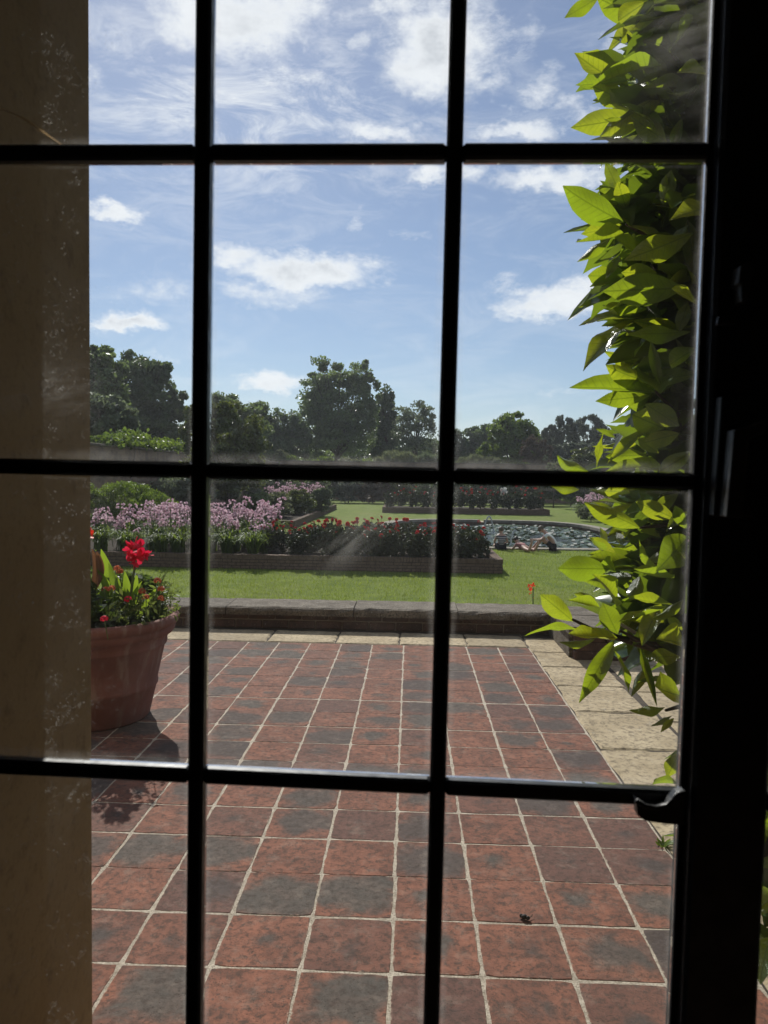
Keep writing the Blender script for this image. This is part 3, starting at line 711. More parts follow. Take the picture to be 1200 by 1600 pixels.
def tree(name, label, cat, D, blobs, mat, n=7000, leaf=0.32, trunk=0.25, clumps=45, crad=0.34, seed=1, group=None, base=LZ, shell=0.5, limb=True, aspect=1.6, up=None, trunk_px=None, tmat=None, fill=2.7):
    """blobs: (px, py, rx, ry) of the crown's lobes as they stand at depth D"""
    rng = np.random.default_rng(seed)
    cs = []
    n = int(n*fill); clumps = int(clumps*1.5)
    for (px, py, rx, ry) in blobs:
        rx *= 1.1; ry *= 1.1
        c = at(px, py, D+float(rng.uniform(-.5, .5))); cs.append((c, Vector((rx/F*D, rx/F*D*0.9, ry/F*D))))
    tot = sum(r.x*r.z for c, r in cs)
    P = np.concatenate([clump_points(c, r, int(n*r.x*r.z/tot)+30, rng, max(10, int(clumps*min(1, (r.x*r.z/tot)*1.6))), crad, shell) for c, r in cs])
    foot = at(trunk_px if trunk_px else blobs[0][0], 742, D); foot.z = base
    P = P[P[:, 2] > base+0.05]
    V, Q = quads(P-np.array(foot), leaf*(0.6+0.8*rng.random(len(P))), rng, aspect, up=up)
    root = thing(name, label, cat, foot, 0, group)
    link('crown', np_mesh('crown', V, Q, mat), root)
    mb = MB(); top = cs[0][0]-foot
    k = 5; pts = [Vector((0, 0, -0.1)).lerp(top*0.98, i/k)+Vector((rng.normal(), rng.normal(), 0))*trunk*0.35*(i/k) for i in range(k+1)]
    pts[0] = Vector((0, 0, -0.1))
    mb.tube(pts, [trunk*(1-0.75*i/k) for i in range(k+1)], 7)
    if limb:
        for (c, r) in cs:
            for j in range(5):
                s = pts[2].lerp(pts[4], rng.random())
                d = rng.normal(size=3); d[2] = abs(d[2])*0.8; d /= np.linalg.norm(d)
                e = (c-foot)+Vector((d[0]*r.x, d[1]*r.y, d[2]*r.z))*0.8
                mid = s.lerp(e, 0.5)+Vector((0, 0, -0.06*r.z))
                mb.tube([s, mid, e], [trunk*0.3, trunk*0.18, trunk*0.05], 5)
    mb.build('trunk' if trunk > 0.1 else 'stem', tmat or BARK, root, True)
    return root

L_DARK = m_leaf('leaf_dark', (0.050, 0.078, 0.036), (0.13, 0.18, 0.06), 0.45, 0.42)
L_MID = m_leaf('leaf_mid', (0.078, 0.112, 0.048), (0.20, 0.27, 0.08), 0.45, 0.45)
L_GREY = m_leaf('leaf_grey', (0.095, 0.118, 0.075), (0.17, 0.21, 0.10), 0.5, 0.42)
L_BRIGHT = m_leaf('leaf_bright', (0.075, 0.12, 0.022), (0.19, 0.27, 0.03), 0.5, 0.42)
L_OLIVE = m_leaf('leaf_olive', (0.065, 0.085, 0.025), (0.15, 0.18, 0.03), 0.3, 0.35, 0.6)
L_BLUE = m_leaf('leaf_blue', (0.065, 0.080, 0.062), (0.12, 0.145, 0.095), 0.5, 0.4)
L_PALE = m_leaf('leaf_pale', (0.14, 0.16, 0.09), (0.19, 0.21, 0.09), 0.6, 0.4)
L_BROWN = m_leaf('leaf_brown', (0.075, 0.055, 0.04), (0.09, 0.06, 0.035), 0.6, 0.3)
L_DAHLIA = m_leaf('leaf_dahlia', (0.034, 0.046, 0.027), (0.05, 0.06, 0.022), 0.5, 0.25, 0.18)
L_STRAP = m_leaf('leaf_strap', (0.055, 0.095, 0.022), (0.20, 0.27, 0.035), 0.55, 0.45, 0.12)
P_RED = m_petal('petal_red', (0.30, 0.012, 0.016), (0.50, 0.03, 0.03))
P_PINK = m_petal('petal_pink', (0.55, 0.33, 0.40), (0.80, 0.62, 0.67))
P_CORAL = m_petal('petal_coral', (0.60, 0.010, 0.050), (0.80, 0.035, 0.085))
P_SCARLET = m_petal('petal_scarlet', (0.75, 0.04, 0.02), (0.85, 0.09, 0.03))
P_ORANGE = m_petal('petal_orange', (0.42, 0.085, 0.04), (0.62, 0.22, 0.10))
P_WHITE = m_petal('petal_white', (0.62, 0.62, 0.58), (0.78, 0.78, 0.74))
P_YELLOW = m_petal('petal_yellow', (0.55, 0.42, 0.06), (0.7, 0.55, 0.1))

# ------------------------------------------------------------------ garden walls and trees
gw = thing('garden_wall', 'tall old brick garden wall running back on the left under a creeper', 'wall', (-12.5, 6, LZ))
MB().box((-0.35, 0, -0.2), (0, 65.2, 3.40)).build('brickwork', WALLB, gw)
for j in range(40): MB().box((-0.42, j*1.63+0.006, 3.402), (0.07, j*1.63+1.624, 3.50), 0.02).build('coping_stone', COPING, gw)
fw = thing('garden_wall', 'long far brick garden wall in front of the distant trees', 'wall', (14, 71.6, LZ))
MB().box((-26.4, 0, -0.2), (60, 0.35, 3.58)).build('brickwork', WALLBX, fw)
MB().box((-26.5, -0.05, 3.582), (60, 0.40, 3.68), 0.02).build('coping', COPING, fw)

tree('oak_tree', 'tall dark oak behind the garden wall, with an uneven crown, third from the left', 'tree', 62, [(225, 620, 50, 64), (205, 590, 35, 40), (248, 585, 26, 28), (272, 635, 24, 32), (235, 675, 56, 34), (200, 650, 50, 50), (262, 665, 36, 40)], L_DARK, 9000, 0.34, 0.35, 60, 0.30, 1)
tree('ash_tree', 'tall grey-green tree at the far left beside the stone jamb', 'tree', 50, [(148, 600, 50, 60), (150, 560, 28, 25), (180, 600, 30, 45), (110, 600, 50, 60)], L_MID, 9000, 0.30, 0.32, 60, 0.3, 2)
tree('bay_tree', 'lower grey-green bushy tree in front of the dark oak on the left', 'tree', 40, [(160, 655, 48, 40), (190, 665, 28, 30), (125, 650, 40, 40)], L_GREY, 6500, 0.24, 0.2, 50, 0.3, 3)
tree('glossy_shrub', 'tall glossy olive shrub with glittering leaves beside the left window bar', 'shrub', 38, [(358, 680, 52, 52), (330, 650, 40, 28), (395, 700, 30, 40), (300, 670, 22, 42), (352, 735, 62, 40)], L_OLIVE, 10000, 0.17, 0.12, 70, 0.26, 4)
tree('round_tree', 'rounded dark tree rising behind the glossy olive shrub', 'tree', 76, [(372, 642, 44, 34), (400, 660, 28, 32), (340, 650, 34, 38), (372, 680, 50, 34)], L_MID, 5200, 0.34, 0.25, 40, 0.32, 5)
tree('small_tree', 'small dark tree between the glossy shrub and the tallest tree', 'tree', 84, [(440, 678, 32, 42), (464, 688, 24, 40), (412, 688, 26, 40), (440, 700, 44, 24)], L_DARK, 5200, 0.36, 0.25, 40, 0.32, 6)
tree('poplar_tree', 'tallest tree with a broad airy crown in the middle of the view', 'tree', 90, [(527, 640, 60, 70), (518, 590, 46, 32), (560, 592, 30, 34), (490, 625, 30, 42), (572, 640, 30, 56), (525, 688, 70, 36), (500, 655, 40, 50)], L_MID, 14000, 0.33, 0.45, 95, 0.26, 7, shell=0.2)
tree('elm_tree', 'narrow dark tree tucked against the right of the tallest tree', 'tree', 94, [(603, 645, 20, 38), (598, 690, 24, 36)], L_DARK, 4500, 0.36, 0.25, 30, 0.34, 8)
tree('thin_tree', 'thin crowned tree with sky showing through, left of the middle window bar', 'tree', 86, [(650, 648, 36, 24), (668, 660, 22, 26), (632, 668, 22, 28), (652, 680, 40, 26), (655, 702, 44, 20)], L_GREY, 2400, 0.28, 0.22, 80, 0.24, 9, shell=0.45)
tree('far_tree', 'dark far tree half hidden by the middle window bar', 'tree', 102, [(716, 694, 20, 28), (700, 700, 16, 26)], L_DARK, 3500, 0.4, 0.25, 25, 0.34, 10)
tree('holm_oak', 'dark dome-shaped far tree just right of the middle window bar', 'tree', 104, [(750, 690, 26, 28), (752, 712, 26, 20)], L_DARK, 4200, 0.4, 0.25, 30, 0.34, 11)
tree('lime_tree', 'bright green pointed tree standing right of the middle window bar', 'tree', 80, [(798, 680, 34, 36), (801, 657, 22, 18), (772, 705, 22, 22), (815, 692, 28, 36), (795, 708, 36, 22)], L_BRIGHT, 7000, 0.32, 0.28, 55, 0.28, 12)
tree('feathery_tree', 'grey feathery tree with fine upright twigs, the left of a far pair', 'tree', 92, [(880, 678, 22, 28), (862, 690, 18, 26)], L_BLUE, 4200, 0.34, 0.22, 60, 0.18, 13, shell=0.6, aspect=3.2, up=np.array([0, 0, 1.6]))
tree('feathery_tree', 'broader grey feathery tree beside the magnolia, right of a far pair', 'tree', 92, [(918, 676, 28, 28), (940, 690, 20, 26)], L_BLUE, 5200, 0.34, 0.22, 70, 0.18, 14, shell=0.6, aspect=3.2, up=np.array([0, 0, 1.6]))
tree('feathery_tree', 'feathery grey tree mostly hidden behind the magnolia leaves', 'tree', 96, [(985, 690, 30, 30), (1040, 690, 36, 34)], L_BLUE, 4200, 0.36, 0.22, 60, 0.2, 15, aspect=3.0, up=np.array([0, 0, 1.4]))
tree('bare_shrub', 'brownish thin shrub in front of the bright green pointed tree', 'shrub', 74, [(832, 705, 22, 24), (850, 708, 14, 20)], L_BROWN, 2200, 0.26, 0.07, 40, 0.2, 16, aspect=3.5, up=np.array([0, 0, 1.8]))
for i, (px, py, rx, ry, lb) in enumerate([(868, 708, 16, 14, 'small bluish mound-shaped bush, leftmost of four before the feathery trees'), (892, 704, 15, 14, 'bluish mound-shaped bush, second from the left before the feathery trees'), (918, 702, 17, 14, 'bluish mound-shaped bush, third from the left before the feathery trees'), (946, 704, 17, 15, 'bluish mound-shaped bush against the magnolia, rightmost of four')]):
    tree('mound_bush', lb, 'shrub', 82, [(px, py, rx, ry), (px, py+14, rx*1.1, 14)], L_BLUE, 1500, 0.28, 0.08, 30, 0.34, 30+i, 'bluish bushes before the far trees')
tree('round_bush', 'round yellow-green bush just left of the lower magnolia leaves', 'shrub', 62, [(914, 716, 24, 16), (914, 735, 26, 18)], L_OLIVE, 2600, 0.2, 0.08, 40, 0.28, 40)
tree('flowering_shrub', 'low shrub with pale yellow flowers left of the round bush', 'shrub', 60, [(866, 730, 14, 9), (884, 722, 14, 10), (875, 748, 18, 14)], L_PALE, 1500, 0.17, 0.06, 30, 0.28, 41)
tree('feathery_tree', 'hazy dark tree behind the brownish shrub', 'tree', 98, [(835, 692, 20, 24), (850, 700, 18, 22)], L_DARK, 2200, 0.36, 0.2, 30, 0.3, 42)
for i, (px, lb) in enumerate([(318, 'dark distant tree glimpsed behind the left window bar'), (660, 'low dark wood edge left of the middle window bar'), (690, 'dark far tree directly behind the middle window bar')]):
    tree('far_tree', lb, 'tree', 118, [(px, 705, 34, 18), (px+20, 715, 30, 20)], L_DARK, 2600, 0.45, 0.25, 30, 0.34, 45+i)
# the wood that closes the view behind the single trees
def woods():
    rng = np.random.default_rng(404); P = []
    for px in range(60, 1180, 13):
        D = rng.uniform(112, 128); top = 690+8*math.sin(px*0.05)+rng.uniform(-9, 9)+(14 if 820 < px else 0)+(8 if 690 < px < 790 else 0)
        c = at(px, (top+738)/2, D); P.append(clump_points(c, (1.9, 1.9, (738-top)/2/F*D*1.05), 420, rng, 22, .34, .2))
    P = np.concatenate(P); V, Q = quads(P, 0.5*(.6+.8*rng.random(len(P))), rng, 1.5)
    tag(link('woods', np_mesh('woods', V, Q, L_DARK)), 'dark continuous wood far behind the garden trees', 'wood', kind='stuff')
woods()
# pale plants that show over the far wall
for i, (px, top, w, mt, lb, pl) in enumerate([
        (345, 712, 26, L_PALE, 'pale shrub under the glossy olive shrub, by the left bar', 'shrub'), (418, 706, 18, L_MID, 'small green shrub right of the glossy olive shrub', 'shrub'),
        (437, 704, 16, L_PALE, 'pale upright plant below the small dark tree', 'plant'), (455, 711, 16, L_BRIGHT, 'small rounded bright shrub below the small dark tree', 'shrub'), (505, 714, 22, L_BRIGHT, 'yellow-green low shrub at the foot of the tallest tree', 'shrub'),
        (545, 716, 24, L_PALE, 'pale low shrub at the foot of the tallest tree', 'shrub'), (575, 717, 20, L_BRIGHT, 'bright low shrub right under the tallest tree', 'shrub'), (622, 704, 34, L_PALE, 'wide clump of pale tall grass under the thin crowned tree', 'grass clump'),
        (668, 709, 22, L_GREY, 'silvery tall grass left of the middle window bar', 'grass clump'), (738, 712, 24, L_PALE, 'pale tall grass over the far wall right of the middle bar', 'grass clump'), (768, 716, 16, L_PALE, 'short pale grass left of the bright green pointed tree', 'grass clump')]):
    gr = 'grass' in pl
    tree('tall_grass' if gr else 'border_shrub', lb, pl, 73.5, [(px, top+9, w*0.8, 10), (px+w*0.5, top+14, w*0.6, 9), (px-w*0.5, top+15, w*0.6, 9)], mt, 1500, 0.22 if not gr else 0.5, 0.05, 40, 0.3, 60+i, aspect=1.8 if not gr else 9, up=np.array([0, 0, 2.5 if gr else 0.0]))
# creeper along the top of the left wall
rng = np.random.default_rng(77)
tp = []
for (y0, y1, h) in ((30.5, 33.0, 0.3), (32.0, 37, 0.75), (36, 44, 0.6), (43, 47, 0.5)):
    m_ = 1500; yy = rng.uniform(y0, y1, m_); f = np.sin((yy-y0)/(y1-y0)*math.pi)
    tp.append(np.stack([-12.85+rng.normal(0, .30, m_), yy, LZ+3.50+rng.random(m_)*h*0.75*(0.4+0.9*f)+0.12*np.sin(yy*4.1)], 1))
P = np.concatenate(tp)
cr = thing('wall_creeper', 'bright yellow-green creeper spilling over the left garden wall', 'creeper', (-12.5, 36, LZ))
V, Q = quads(P-np.array((-12.5, 36, LZ)), 0.2*(0.6+0.8*rng.random(len(P))), rng, 1.5); link('foliage', np_mesh('foliage', V, Q, L_BRIGHT), cr)
MB().tube([(0.05, -3, 0), (0.06, -2.8, 1.6), (0.08, -2.2, 3.45)], [0.04, 0.035, 0.02]).build('stem', BARK, cr)
MB().tube([(0.05, 4, 0), (0.06, 4.3, 1.6), (0.08, 5, 3.45)], [0.04, 0.035, 0.02]).build('stem', BARK, cr)

# ------------------------------------------------------------------ border shrubs inside the garden
tree('fuzzy_shrub', 'soft bright green shrub behind the pink flowers at the left', 'shrub', 27, [(195, 778, 52, 30), (150, 790, 45, 36), (235, 790, 40, 28)], L_BRIGHT, 5200, 0.14, 0.05, 60, 0.28, 80, aspect=4, up=np.array([0, 0, 1.2]))
tree('border_shrub', 'grey-green shrub below the left crossing of the window bars', 'shrub', 36, [(275, 765, 40, 22), (305, 770, 30, 20)], L_GREY, 3400, 0.15, 0.05, 50, 0.28, 81)
tree('border_shrub', 'rounded pale shrub just right of the left window bar', 'shrub', 40, [(352, 765, 22, 20)], L_GREY, 2200, 0.15, 0.05, 40, 0.28, 82)
tree('border_shrub', 'dark shrub behind the further pink flower bed', 'shrub', 58, [(402, 766, 34, 20), (430, 762, 26, 20)], L_DARK, 2600, 0.2, 0.05, 40, 0.3, 83)
for i, (px, mt, lb) in enumerate([(500, L_DARK, 'dark shrub behind the pink flowers at the end of the far lawn'), (545, L_BLUE, 'bluish dark shrub at the end of the far lawn strip'), (582, L_BROWN, 'brownish shrub at the end of the far lawn'), (620, L_OLIVE, 'olive grassy shrub behind the far brick bed'),
                                (665, L_DARK, 'dark shrub behind the far brick bed left of the middle bar'), (710, L_DARK, 'dark border shrub behind the far brick bed at the middle bar'), (757, L_GREY, 'grey border shrub behind the far brick bed right of the middle bar'), (805, L_DARK, 'dark border shrub above the pond behind the far red flowers'),
                                (850, L_DARK, 'dark shrub right of the far brick bed'), (893, L_MID, 'green shrub left of the far pink flowers'), (950, L_DARK, 'dark shrub behind the far pink flowers at the right'), (1010, L_MID, 'green shrub behind the magnolia at the far border'), (440, L_MID, 'green shrub at the far end of the left beds')]):
    tree('border_shrub', lb, 'shrub', 64, [(px, 768, 27, 18), (px+12, 760, 20, 18), (px-10, 758, 18, 20)], mt, 1900, 0.2, 0.05, 35, 0.3, 90+i)

# ------------------------------------------------------------------ flower beds
def flower_bed(name, label, x0, x1, y0, y1, h, soil=0.06):
    """brick-edged bed: upright bricks on top, stretchers beneath, soil within"""
    root = thing(name, label, 'flower bed', ((x0+x1)/2, y0, LZ)); cx = (x0+x1)/2
    e = MB(); rg = random.Random(int(x0*10)+999)
    def run(ax, length, put):
        s = 0.0
        while s < length-0.03:
            put(s, min(s+0.066, length), h-0.112, h+rg.uniform(-.004, .003)); s += 0.075
        z = h-0.19; r = 0
        while z > -0.07:
            s = -0.11 if r % 2 else 0.0
            while s < length:
                a, b = max(s, 0), min(s+0.216, length)
                if b-a > 0.02: put(a, b, z, z+0.066)
                s += 0.226
            z -= 0.077; r += 1
    W_ = x1-x0; L_ = y1-y0
    run('x', W_, lambda a, b, z0, z1: e.box((x0-cx+a, 0.0, z0), (x0-cx+b, 0.21, z1)))
    run('y', L_-0.21, lambda a, b, z0, z1: e.box((x1-cx-0.21, 0.212+a, z0), (x1-cx, 0.212+b, z1)))
    run('y', L_-0.21, lambda a, b, z0, z1: e.box((x0-cx, 0.212+a, z0), (x0-cx+0.21, 0.212+b, z1)))
    o = e.build('brick_edging', EDGEB, root); o['kind'] = 'stuff'
    mc = MB().box((x0-cx+0.006, 0.006, -0.1), (x1-cx-0.006, L_, h-soil-0.06)); mc.build('soil', SOIL, root)
    return root
bedA = flower_bed('raised_bed', 'front brick-edged bed of red dahlias and pink lilies on the lawn', -11.0, 2.34, 18.75, 24.6, 0.36)
bedB = flower_bed('raised_bed', 'further brick-edged bed with a pink clump, left of the far lawn strip', -12.0, -5.05, 33.0, 52.0, 0.33)
bedC = flower_bed('raised_bed', 'far brick-edged bed of dark red flowers beyond the pond', -1.75, 8.9, 48.2, 53.5, 0.36)

def strap_clump(seed, n=100, h=1.08, w=0.05):
    rng = random.Random(seed); mb = MB()
    for i in range(n):
        a = rng.uniform(0, 2*math.pi); hh = h*rng.uniform(0.6, 1.0); out = rng.uniform(0.2, 0.72); wd = w*rng.uniform(0.6, 1.1)
        dx, dy = math.cos(a), math.sin(a); bx, by = rng.uniform(-.12, .12), rng.uniform(-.12, .12)
        vs = []; K = 6
        for j in range(K+1):
            u = j/K
            r = out*(u**1.4); z = hh*(1.45*u-0.95*u**2.6*rng.uniform(0.9, 1.1))
            ww = wd*(1-u**2.2)*0.5+0.003
            vs += [(bx+dx*r-dy*ww, by+dy*r+dx*ww, z), (bx+dx*r+dy*ww, by+dy*r-dx*ww, z+0.004)]
        mb.add(vs, [(2*j, 2*j+1, 2*j+3, 2*j+2) for j in range(K)])
    return mb.mesh('leaves', L_STRAP, True)
def umbel(seed, h=1.25, r=0.125, n=9):
    """bare stalk with a head of nodding trumpets"""
    rng = random.Random(seed); mb = MB(); mb.cur = 0
    lean = Vector((rng.uniform(-.2, .2), rng.uniform(-.2, .2), 0))
    top = lean+Vector((0, 0, h)); mb.tube([(0, 0, 0), lean*0.4+Vector((0, 0, h*0.5)), top], [0.012, 0.011, 0.008], 5); mb.cur = 1
    for i in range(n):
        a = rng.uniform(0, 2*math.pi); t = rng.uniform(-0.5, 1.0)
        d = Vector((math.cos(a), math.sin(a), t)).normalized(); c = top+d*r*0.45; e = top+d*r*rng.uniform(0.8, 1.25)-Vector((0, 0, 0.03))
        u = d.orthogonal().normalized(); v = d.cross(u); R_ = 0.036
        vs = [c]+[e+(u*math.cos(k*math.pi/3)+v*math.sin(k*math.pi/3))*R_*rng.uniform(.7, 1.2) for k in range(6)]
        mb.add(vs, [(0, k+1, (k+1) % 6+1) for k in range(6)])
    return mb.mesh('flower_head', [STEM, P_PINK])
SM = [strap_clump(s) for s in range(4)]; UM = [umbel(10+s, 0.86+0.07*s) for s in range(5)]
def lily(x, y, z, label, group, rng, heads, s=1.0):
    t = thing('pink_lily', label, 'flowering plant', (x, y, z), rng.uniform(0, 6.28), group); t.scale = (s, s, s)
    link('leaves', SM[rng.randrange(4)], t)
    for k in range(heads):
        o = link('flower_head', UM[rng.randrange(5)], t); a = rng.uniform(0, 6.28); r = rng.uniform(0.05, 0.42)
        o.location = (r*math.cos(a), r*math.sin(a), rng.uniform(-.26, .12)); o.rotation_euler = (rng.uniform(-.12, .12), rng.uniform(-.12, .12), rng.uniform(0, 6.28))
rl = random.Random(21)
rows = [(19.25, [-8.6, -7.9, -7.2, -6.5, -5.85, -5.2, -4.6, -4.05], 'front row', 6, .86), (20.2, [-8.4, -7.6, -6.9, -6.15, -5.4, -4.7, -4.0], 'second row', 10, .93), (21.3, [-8.0, -7.3, -6.6, -5.9, -5.2, -4.5, -3.9], 'third row', 12, 1.0), (22.6, [-7.6, -6.9, -6.2, -5.5, -4.8, -4.2], 'back row', 12, 1.06)]
for (y, xs_, rn, hd, s) in rows:
    for i, x in enumerate(xs_):
        lily(x+rl.uniform(-.12, .12), y+rl.uniform(-.15, .15), LZ+0.29, 'pink lily clump with strap leaves, %s of the near bed, %s from the left' % (rn, ORD[i]), 'pink lilies in the near bed', rl, (hd if x < -4.3 or y > 20 else 2) if not (rn == 'front row') else (3 if x < -5 else 2), s*rl.uniform(.9, 1.08))
for i, (x, y) in enumerate([(-7.9, 44), (-7.1, 44.5), (-6.4, 45), (-5.8, 46), (-7.4, 46.5), (-6.6, 47.5), (-5.9, 48.5), (-8.4, 46), (-8.0, 48)]):
    lily(x, y, LZ+0.27, 'pale pink lily clump of the further bed beside the lawn strip, %s from the front' % ORD[i], 'pink lilies in the further bed', rl, 9, rl.uniform(1.15, 1.35))
for i, (x, y) in enumerate([(10.3, 45), (11.1, 45.4), (11.9, 45), (12.7, 46), (13.4, 46.5), (10.7, 46.6), (11.6, 47)]):
    lily(x, y, LZ, 'far pink lily clump by the magnolia beyond the pond, %s from the front' % ORD[i], 'pink lilies beyond the pond', rl, 9, 1.25)
for i, (px, D, w, h, mt, lb) in enumerate([(425, 38, 34, 16, L_PALE, 'dry pale shrub at the near corner of the further bed'), (460, 41, 32, 18, L_OLIVE, 'olive leafy shrub in front of the further pink clump'), (495, 43, 22, 16, L_GREY, 'twiggy grey plant by the edge of the further bed'), (395, 36, 30, 18, L_MID, 'leafy green shrub at the left of the further bed')]):
    tree('bed_shrub', lb, 'shrub', D, [(px, 795-(D-36)*1.2, w, h), (px+8, 783-(D-36)*1.2, w*0.7, h*0.8)], mt, 3000, 0.12, 0.03, 55, 0.25, 120+i, base=LZ+0.2)
tree('silver_shrub', 'silvery shrub in front of the far pink lilies at the right', 'shrub', 42, [(925, 800, 22, 12), (965, 795, 34, 16)], L_PALE, 2600, 0.12, 0.03, 45, 0.26, 130)

def dahlia_foliage(seed, n=720, h=0.92, r=0.36):
    rng = np.random.default_rng(seed)
    P = clump_points((0, 0, h*0.5), (r, r, h*0.54), n, rng, 46, 0.32, 0.25)
    P[:, 2] = np.maximum(P[:, 2], 0.03)
    V, Q = quads(P, 0.10*(0.6+0.8*rng.random(n)), rng, 1.9, flat=0.3); return np_mesh('foliage', V, Q, L_DAHLIA)
def dahlia_head(seed, r=0.055):
    rng = random.Random(seed); mb = MB(); mb.tube([(0, 0, -0.32), (0.01, 0, -0.15), (0, 0, -0.005)], 0.005, 5); mb.cur = 1
    tl = Matrix.Rotation(rng.uniform(0.5, 1.2), 3, 'X')
    for ring, (n, rr, zz) in enumerate(((10, r, 0.0), (8, r*0.75, 0.016), (5, r*0.45, 0.03))):
        for k in range(n):
            a = 2*math.pi*(k+0.5*ring)/n+rng.uniform(-.1, .1); d = Vector((math.cos(a), math.sin(a), 0)); p = Vector((-d.y, d.x, 0))
            vs = [tl @ v for v in (Vector((0, 0, zz*0.6)), d*rr*0.55+p*rr*0.26+Vector((0, 0, zz+0.008)), d*rr+Vector((0, 0, zz)), d*rr*0.55-p*rr*0.26+Vector((0, 0, zz+0.008)))]
            mb.add(vs, [(0, 1, 2, 3)])
    return mb.mesh('flower_head', [STEM, P_RED])
DF = [dahlia_foliage(s) for s in range(5)]; DH = [dahlia_head(s, 0.068) for s in range(4)]
def dahlia(x, y, z, label, group, rng, heads, s=1.0):
    t = thing('red_dahlia', label, 'flowering plant', (x, y, z), rng.uniform(0, 6.28), group); t.scale = (s, s, s)
    link('foliage', DF[rng.randrange(5)], t)
    mb = None
    for k in range(heads):
        o = link('flower_head', DH[rng.randrange(4)], t); a = rng.uniform(0, 6.28); r = rng.uniform(0.0, 0.36)
        o.location = (r*math.cos(a), r*math.sin(a), 0.92+rng.uniform(-.2, .16)-r*0.3); o.rotation_euler = (0, 0, 0); 
rd = random.Random(5)
xs_ = [-3.75+0.345*i for i in range(17)]
for rn, y, hd in (('front row', 19.1, 2), ('middle row', 20.0, 4), ('back row', 20.8, 3)):
    for i, x in enumerate(reversed(xs_)):
        if rn == 'front row' and x < -3.2: continue
        dahlia(x+rd.uniform(-.1, .1)-(0.1 if rn == 'middle row' else 0)+0.05, y+rd.uniform(-.08, .12), LZ+0.26, 'dark-leaved red dahlia, near bed %s, %s from its right end' % (rn, ORD[i]), 'red dahlias in the near bed', rd,
               max(0, hd+rd.randint(-2, 2)), rd.uniform(0.84, 1.0)*(1.0 if x > -2.5 else .9))
for rn, y in (('front row', 48.8), ('back row', 50.2)):
    for i, x in enumerate([8.4-0.74*j for j in range(14)]):
        dahlia(x+rd.uniform(-.1, .1), y+rd.uniform(-.1, .1), LZ+0.28, 'dark red dahlia beyond the pond, %s, %s from its right end' % (rn, ORD[i]), 'red dahlias beyond the pond', rd, rd.randint(1, 4), rd.uniform(1.1, 1.5))
tree('white_flowers', 'pale white-flowered plant among the far dark red dahlias', 'flowering plant', 50.6, [(787, 770, 6, 9), (788, 779, 5, 7)], P_WHITE, 500, 0.10, 0.015, 16, 0.3, 140, base=LZ+0.3, limb=False)

# ------------------------------------------------------------------ lawn blades near enough to read
def blades():
    rng = np.random.default_rng(9); n = 62000
    x = rng.uniform(-7.5, 9.0, n); y = 13.0+(rng.random(n)**1.25)*12.2
    k = ~((y > 18.7) & (y < 24.7) & (x < 2.38)); x, y = x[k], y[k]; n = len(x)
    h = 0.035+0.03*rng.random(n); a = rng.uniform(0, 6.28, n); lx = rng.normal(0, .014, n); ly = rng.normal(0, .014, n); w = 0.006
    V = np.stack([np.stack([x-np.cos(a)*w, y-np.sin(a)*w, np.full(n, LZ-.004)], 1), np.stack([x+np.cos(a)*w, y+np.sin(a)*w, np.full(n, LZ-.004)], 1), np.stack([x+lx, y+ly, LZ+h], 1)], 1).reshape(-1, 3)
    o = link('grass', np_mesh('grass', V, np.arange(3*n).reshape(n, 3), m_leaf('grass_blade', (0.10, 0.145, 0.024), (0.27, 0.34, 0.035), 0.5, 0.5)))
    tag(o, 'short green grass blades of the lawn beyond the low wall', 'grass', kind='stuff')
blades()

# ------------------------------------------------------------------ lily pads and flowers on the pond, water jets
def pads():
    rng = np.random.default_rng(31); mb = MB(); fl = MB(); z = LZ-0.194; cnt = 0
    while cnt < 1100:
        x = PC.x+rng.uniform(-PRX, PRX)*0.97; y = PC.y+rng.uniform(-PRY, PRY)*0.97
        a = math.atan2((y-PC.y)/PRY, (x-PC.x)/PRX)
        if abs((x-PC.x)/PRX)**3.4+abs((y-PC.y)/PRY)**3.4 > 0.93: continue
        dens = mnoise.noise((x*0.42, y*0.24, 3.1))+0.45*((x-4.2)/5)+0.25*((y-33)/8)*(x > 3.8)
        if dens < rng.uniform(-0.25, 0.3): continue
        r = rng.uniform(0.13, 0.27); w0 = rng.uniform(0, 6.28); N = 9; tl = rng.uniform(0, .06)
        vs = [(x, y, z)]+[(x+r*math.cos(w0+5.8*k/N), y+r*math.sin(w0+5.8*k/N), z+0.004+tl*math.cos(k)) for k in range(N+1)]
        mb.add(vs, [(0, k, k+1) for k in range(1, N+1)]); cnt += 1
        if rng.random() < 0.10:
            for ring, (R_, h_) in enumerate(((0.10, 0.035), (0.07, 0.075))):
                for k in range(8):
                    t = 2*math.pi*(k+ring*0.5)/8
                    d = np.array((math.cos(t), math.sin(t))); p = np.array((-d[1], d[0]))
                    c = np.array((x, y)); q = [c, c+d*R_*.6+p*R_*.3, c+d*R_, c+d*R_*.6-p*R_*.3]; zz = (0.01, h_*.5, h_, h_*.5)
                    fl.add([(q[i][0], q[i][1], z+zz[i]) for i in range(4)], [(0, 1, 2, 3)])
    o = mb.build('lily_pads', m_leaf('leaf_pad', (0.045, 0.07, 0.018), (0.05, 0.08, 0.02), 0.22, 0.12, 0.6)); tag(o, 'round green lily pads floating on the pond', 'lily pads', kind='stuff')
    o = fl.build('water_lilies', P_WHITE); tag(o, 'white water lily flowers floating among the pads', 'water lilies', kind='stuff')
pads()
def m_jet():
    m, t = new_mat('jet_water'); p = principled(t, (0.75, 0.78, 0.8), 0.1, None, 0.6); p.inputs['Transmission Weight'].default_value = 0.55; p.inputs['IOR'].default_value = 1.33
    t.l.new(p.outputs[0], t.out.inputs[0]); return m
JET = m_jet()
